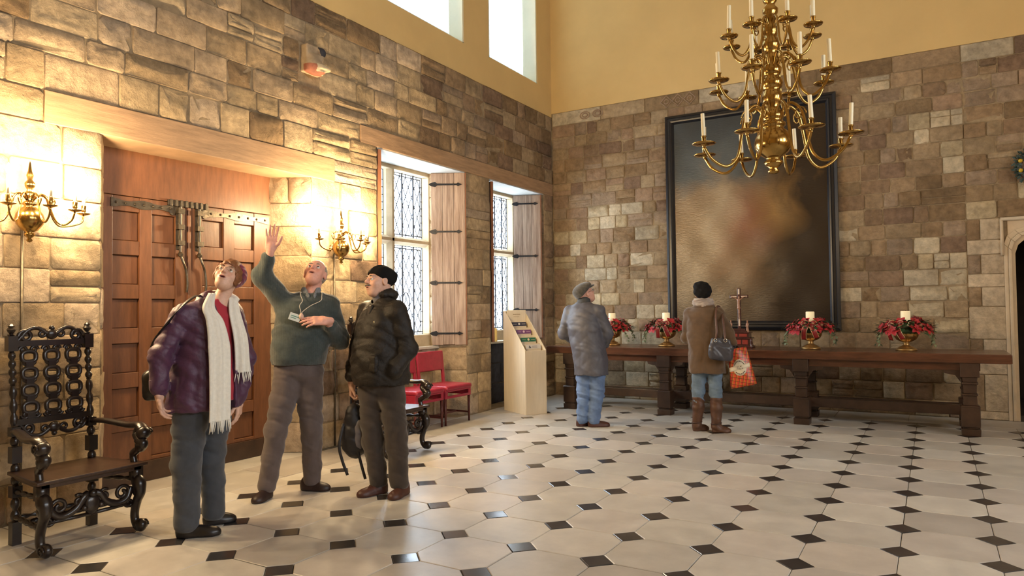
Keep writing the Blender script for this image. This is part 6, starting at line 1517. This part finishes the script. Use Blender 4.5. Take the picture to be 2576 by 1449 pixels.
sdf_obj('collar', s_sub(s_ell(nb_-[-.01,.01,.0], (.125,.105,.040)), s_ell(nb_+[0,.01,.03], (.082,.075,.06)), .006), nb_-.17, nb_+.17, .007, bc, J)
gv = mat('black_glove', (.012,.011,.012), .7)
sdf_obj('glove', hand_sdf(wR, (.12,.0,-1), (-.95,.1,-.05), (.1,.95,.1), (.95,1.0,1.0,1.05), .02, (.6,.5,.6), 1.05), np.array(wR)-.16, np.array(wR)+.14, .0055, gv, pc); sdf_obj('glove', hand_sdf(wL, (.8,.3,.1), (.2,-.3,.8), (.1,.9,-.2), (.5,.5,.5,.5), .03, (.6,.5,.3), 1.0), np.array(wL)-.16, np.array(wL)+.2, .006, gv, pc)
sw_ = mat('striped_scarf', (.50,.43,.36), .9, var=.7, scale=9, col2=(.16,.12,.11), stretch=(1,1,9), sheen=.3)
sdf_obj('scarf', s_rib(s_union([s_chain([v3(nb_+np.array([(.085+.006*math.sin(3*t))*math.cos(t), .078*math.sin(t), .030+.016*math.sin(t*2+1)])) for t in np.linspace(0, 2*PI, 13)], [.034]*13, .02), s_chain([v3(nb_+np.array([.082*math.cos(t), .072*math.sin(t), .068])) for t in np.linspace(0, 2*PI, 13)], [.026]*13, .02)], .012), .004, lambda p: np.sin(p[:,2]*190+np.sin(p[:,0]*40)*2)), nb_-[.16,.15,.05], nb_+[.16,.15,.14], .0065, sw_, pc)
ht = s_union([s_ell((0,-.025,.045), (.104,.118,.092)), s_ell((-.020,-.03,.105), (.078,.088,.050)), s_ell((.03,-.09,.02), (.062,.05,.055))], .03); ht = s_int(ht, s_plane((0,0,-.028), (0,.3,-.95)), .015); ht = s_rib(ht, .004, lambda q: np.sin(q[:,0]*90+q[:,2]*20)*np.sin(q[:,2]*80))
sdf_obj('hat', hloc(ht, hc, HR), hc-.20, hc+.20, .007, bkn, pc)
tr_ = s_union([s_ell((-.03,0,.80), (.155,.13,.12)), cap_leg((-.105,0,.78), (-.125,0,.46), (-.128,.0,.30), .092, .070, .062), cap_leg((.055,0,.78), (.066,-.02,.46), (.068,-.03,.30), .092, .070, .062)], .02); tr_ = s_int(tr_, s_plane((0,0,.33), (0,0,-1)), .004)
sdf_obj('jeans', s_rib(tr_, .011, lambda p: folds(p, 18,18,42,2.1)), (-.25,-.18,.3), (.2,.18,.92), .009, mat('pale_denim', (.155,.225,.31), .85, var=.35, scale=9), pc)
tb_ = mat('tan_boot', (.105,.045,.022), .5, var=.4, scale=16, bump=.08)
for (h_, t_, kx, ky) in (((-.185,-.03), (-.03,.10), -.128, 0.0), ((.02,-.055), (.215,-.045), .068, -.035)):
    cx_ = h_[0]+(t_[0]-h_[0])*.22; cy_ = h_[1]+(t_[1]-h_[1])*.22
    bt = s_union([s_chain([(kx,ky,.385), (kx,ky,.27), (cx_,cy_,.07)], [.068,.066,.050], .02), shoe_sdf(h_, t_, .044, .085)], .025); bt = s_int(s_int(bt, s_plane((0,0,.39), (0,0,1)), .004), s_plane((0,0,.0005), (0,0,-1)), .002)
    S1 = sdf_obj('tall_boot', s_rib(bt, .004, lambda p: folds(p, 24,24,46,.8)), (min(h_[0],t_[0],kx)-.09, min(h_[1],t_[1],ky)-.1, -.01), (max(h_[0],t_[0],kx)+.09, max(h_[1],t_[1],ky)+.1, .42), .007, tb_, pc)
    m_ = MB(); m_.tube([(cx_+.056*math.cos(t), cy_+.056*math.sin(t), .10+.008*math.cos(t)) for t in np.linspace(0, 2*PI, 17)], .007, 6); m_.build('ankle_strap', mat('boot_strap', (.05,.02,.012), .5), S1, smooth=True)
# her handbag
hb_ = empty('handbag', pc.location, pc.rotation_euler.z); tag(hb_, 'grey-blue leather handbag hanging from the shoulder of the brown coat', 'handbag')
gl_ = mat('grey_leather', (.055,.055,.070), .30, var=.3, scale=12, bump=.08)
c_ = np.array([.125,-.235,.945]); Rb = np.stack([unit([1,.12,-.10]), unit([-.12,1,0]), unit([.10,0,1])], 1).astype(f32)
sdf_obj('bag_body', s_rib(s_union([s_box(c_+[0,0,-.03], (.135,.055,.095), .05, Rb), s_box(c_+[0,0,.06], (.105,.030,.06), .025, Rb)], .03), .006, lambda p: folds(p, 26,26,22,.9)), c_-[.2,.12,.18], c_+[.2,.12,.18], .0075, gl_, hb_)
for dy in (-.02, .02):
    strap_mesh([c_+[-.055,dy,.10], c_+[-.040,dy,.20], c_+[-.045,.06+dy*.5,.37], c_+[-.03,.165+dy,.468], c_+[.01,.24,.455], c_+[.03,.10+dy*.5,.35], c_+[.05,dy,.10]], .022, up=(0,1,0)).build('strap', mat('strap_brown', (.10,.045,.03), .45), hb_, smooth=True, fix=False)
for q in (-.055, .05): MB().tube([c_+[q+.016*math.cos(t), -.042, .10+.02*math.sin(t)] for t in np.linspace(0, 2*PI, 13)], .004, 6).build('buckle', mat('silver', (.6,.58,.52), .2, metal=1), hb_, smooth=True)
# red tartan carrier bag
cb = empty('carrier_bag', pc.location, pc.rotation_euler.z); tag(cb, 'red tartan carrier bag with round cream emblem held in a gloved hand', 'bag')
ta = bpy.data.materials.new('red_tartan'); ta.use_nodes = True; n = ta.node_tree.nodes; l = ta.node_tree.links; b = n['Principled BSDF']; b.inputs['Roughness'].default_value = .35
tc = n.new('ShaderNodeTexCoord'); mpp = n.new('ShaderNodeMapping'); mpp.inputs['Rotation'].default_value = (0, -.14, 0); l.new(tc.outputs['Object'], mpp.inputs[0]); sx = n.new('ShaderNodeSeparateXYZ'); l.new(mpp.outputs[0], sx.inputs[0])
def stripe(sock, freq, lo):
    q = mth('FRACT', mth('MULTIPLY', sock, freq)); return mth('LESS_THAN', q, lo)
c0 = mixc(mth('MULTIPLY', stripe(sx.outputs['X'], 26, .50), .55), (.60,.040,.025), (.50,.28,.03)); c0 = mixc(mth('MULTIPLY', stripe(sx.outputs['Z'], 26, .50), .5), c0, (.55,.16,.03))
c0 = mixc(mth('MULTIPLY', stripe(sx.outputs['X'], 26, .16), .85), c0, (.10,.02,.015)); c0 = mixc(mth('MULTIPLY', stripe(sx.outputs['Z'], 26, .16), .85), c0, (.10,.02,.015)); l.new(c0, b.inputs['Base Color'])
q00, q10, q01, q11 = (.205,.935), (.400,.965), (.228,.500), (.505,.560)
def bagpt(u, v, side):
    x = (q01[0]*(1-u)+q11[0]*u)*(1-v)+(q00[0]*(1-u)+q10[0]*u)*v; z = (q01[1]*(1-u)+q11[1]*u)*(1-v)+(q00[1]*(1-u)+q10[1]*u)*v
    bulge = .055*(math.sin(PI*min(max(u,.0),1))**.5)*(1-.75*v**1.5)+.006; return Vector((x, -.075+side*(bulge+.006*math.sin(u*9+v*5)), z))
for side in (-1, 1):
    MB().sheet([[bagpt(i/16, j/14, side) for i in range(17)] for j in range(15)], .002).build('bag_side', ta, cb, smooth=True, fix=False)
MB().sheet([[bagpt(i/16, 0, -1), bagpt(i/16, 0, 1)] for i in range(17)], .002).build('bag_base', ta, cb, smooth=True, fix=False)
for side in (-1, 1): MB().tube(bez([bagpt(.32, 1, side), Vector((.285,-.02+side*.012,.975)), Vector((.292,-.02+side*.006,.925)), Vector((.31,-.03+side*.01,.97)), bagpt(.62, 1, side)], 5), .004, 6).build('handle', mat('handle_black', (.02,.015,.015), .5), cb, smooth=True)
cream = mat('cream_print', (.72,.64,.48), .5); dkp = mat('dark_print', (.10,.07,.06), .6)
def dec(u, v): return bagpt(u, v, -1)+Vector((0,-.004,0))
uc, vc = .46, .50
ring = [[dec(uc+r*.30*math.cos(t), vc+r*.215*math.sin(t)) for t in np.linspace(0, 2*PI, 33)] for r in (0.001, .35, .7, 1.0)]
em = MB().sheet(ring, .0008).build('emblem', cream, cb, smooth=True, fix=False)
MB().sheet([[dec(uc-.47+.94*i/20, vc-.055+.11*j/2+.05*(i/20-.5)) for i in range(21)] for j in range(3)], .001).build('emblem_ribbon', cream, em, smooth=True, fix=False)
m_ = MB()
for k, t in enumerate(list(np.linspace(2.6, .5, 8))+list(np.linspace(3.9, 5.5, 6))):
    p = dec(uc+.235*math.cos(t), vc+.168*math.sin(t))+Vector((0,-.002,0)); m_.box(tuple(p-Vector((.004,.001,.008))), tuple(p+Vector((.004,.0005,.008))), roty(t-PI/2), p)
for k in range(7): p = dec(uc-.10+.034*k, vc+.04*math.sin(k*1.7))+Vector((0,-.002,0)); m_.box(tuple(p-Vector((.004,.001,.004))), tuple(p+Vector((.004,.0005,.004))))
m_.build('emblem_print', dkp, em)['kind'] = 'stuff'
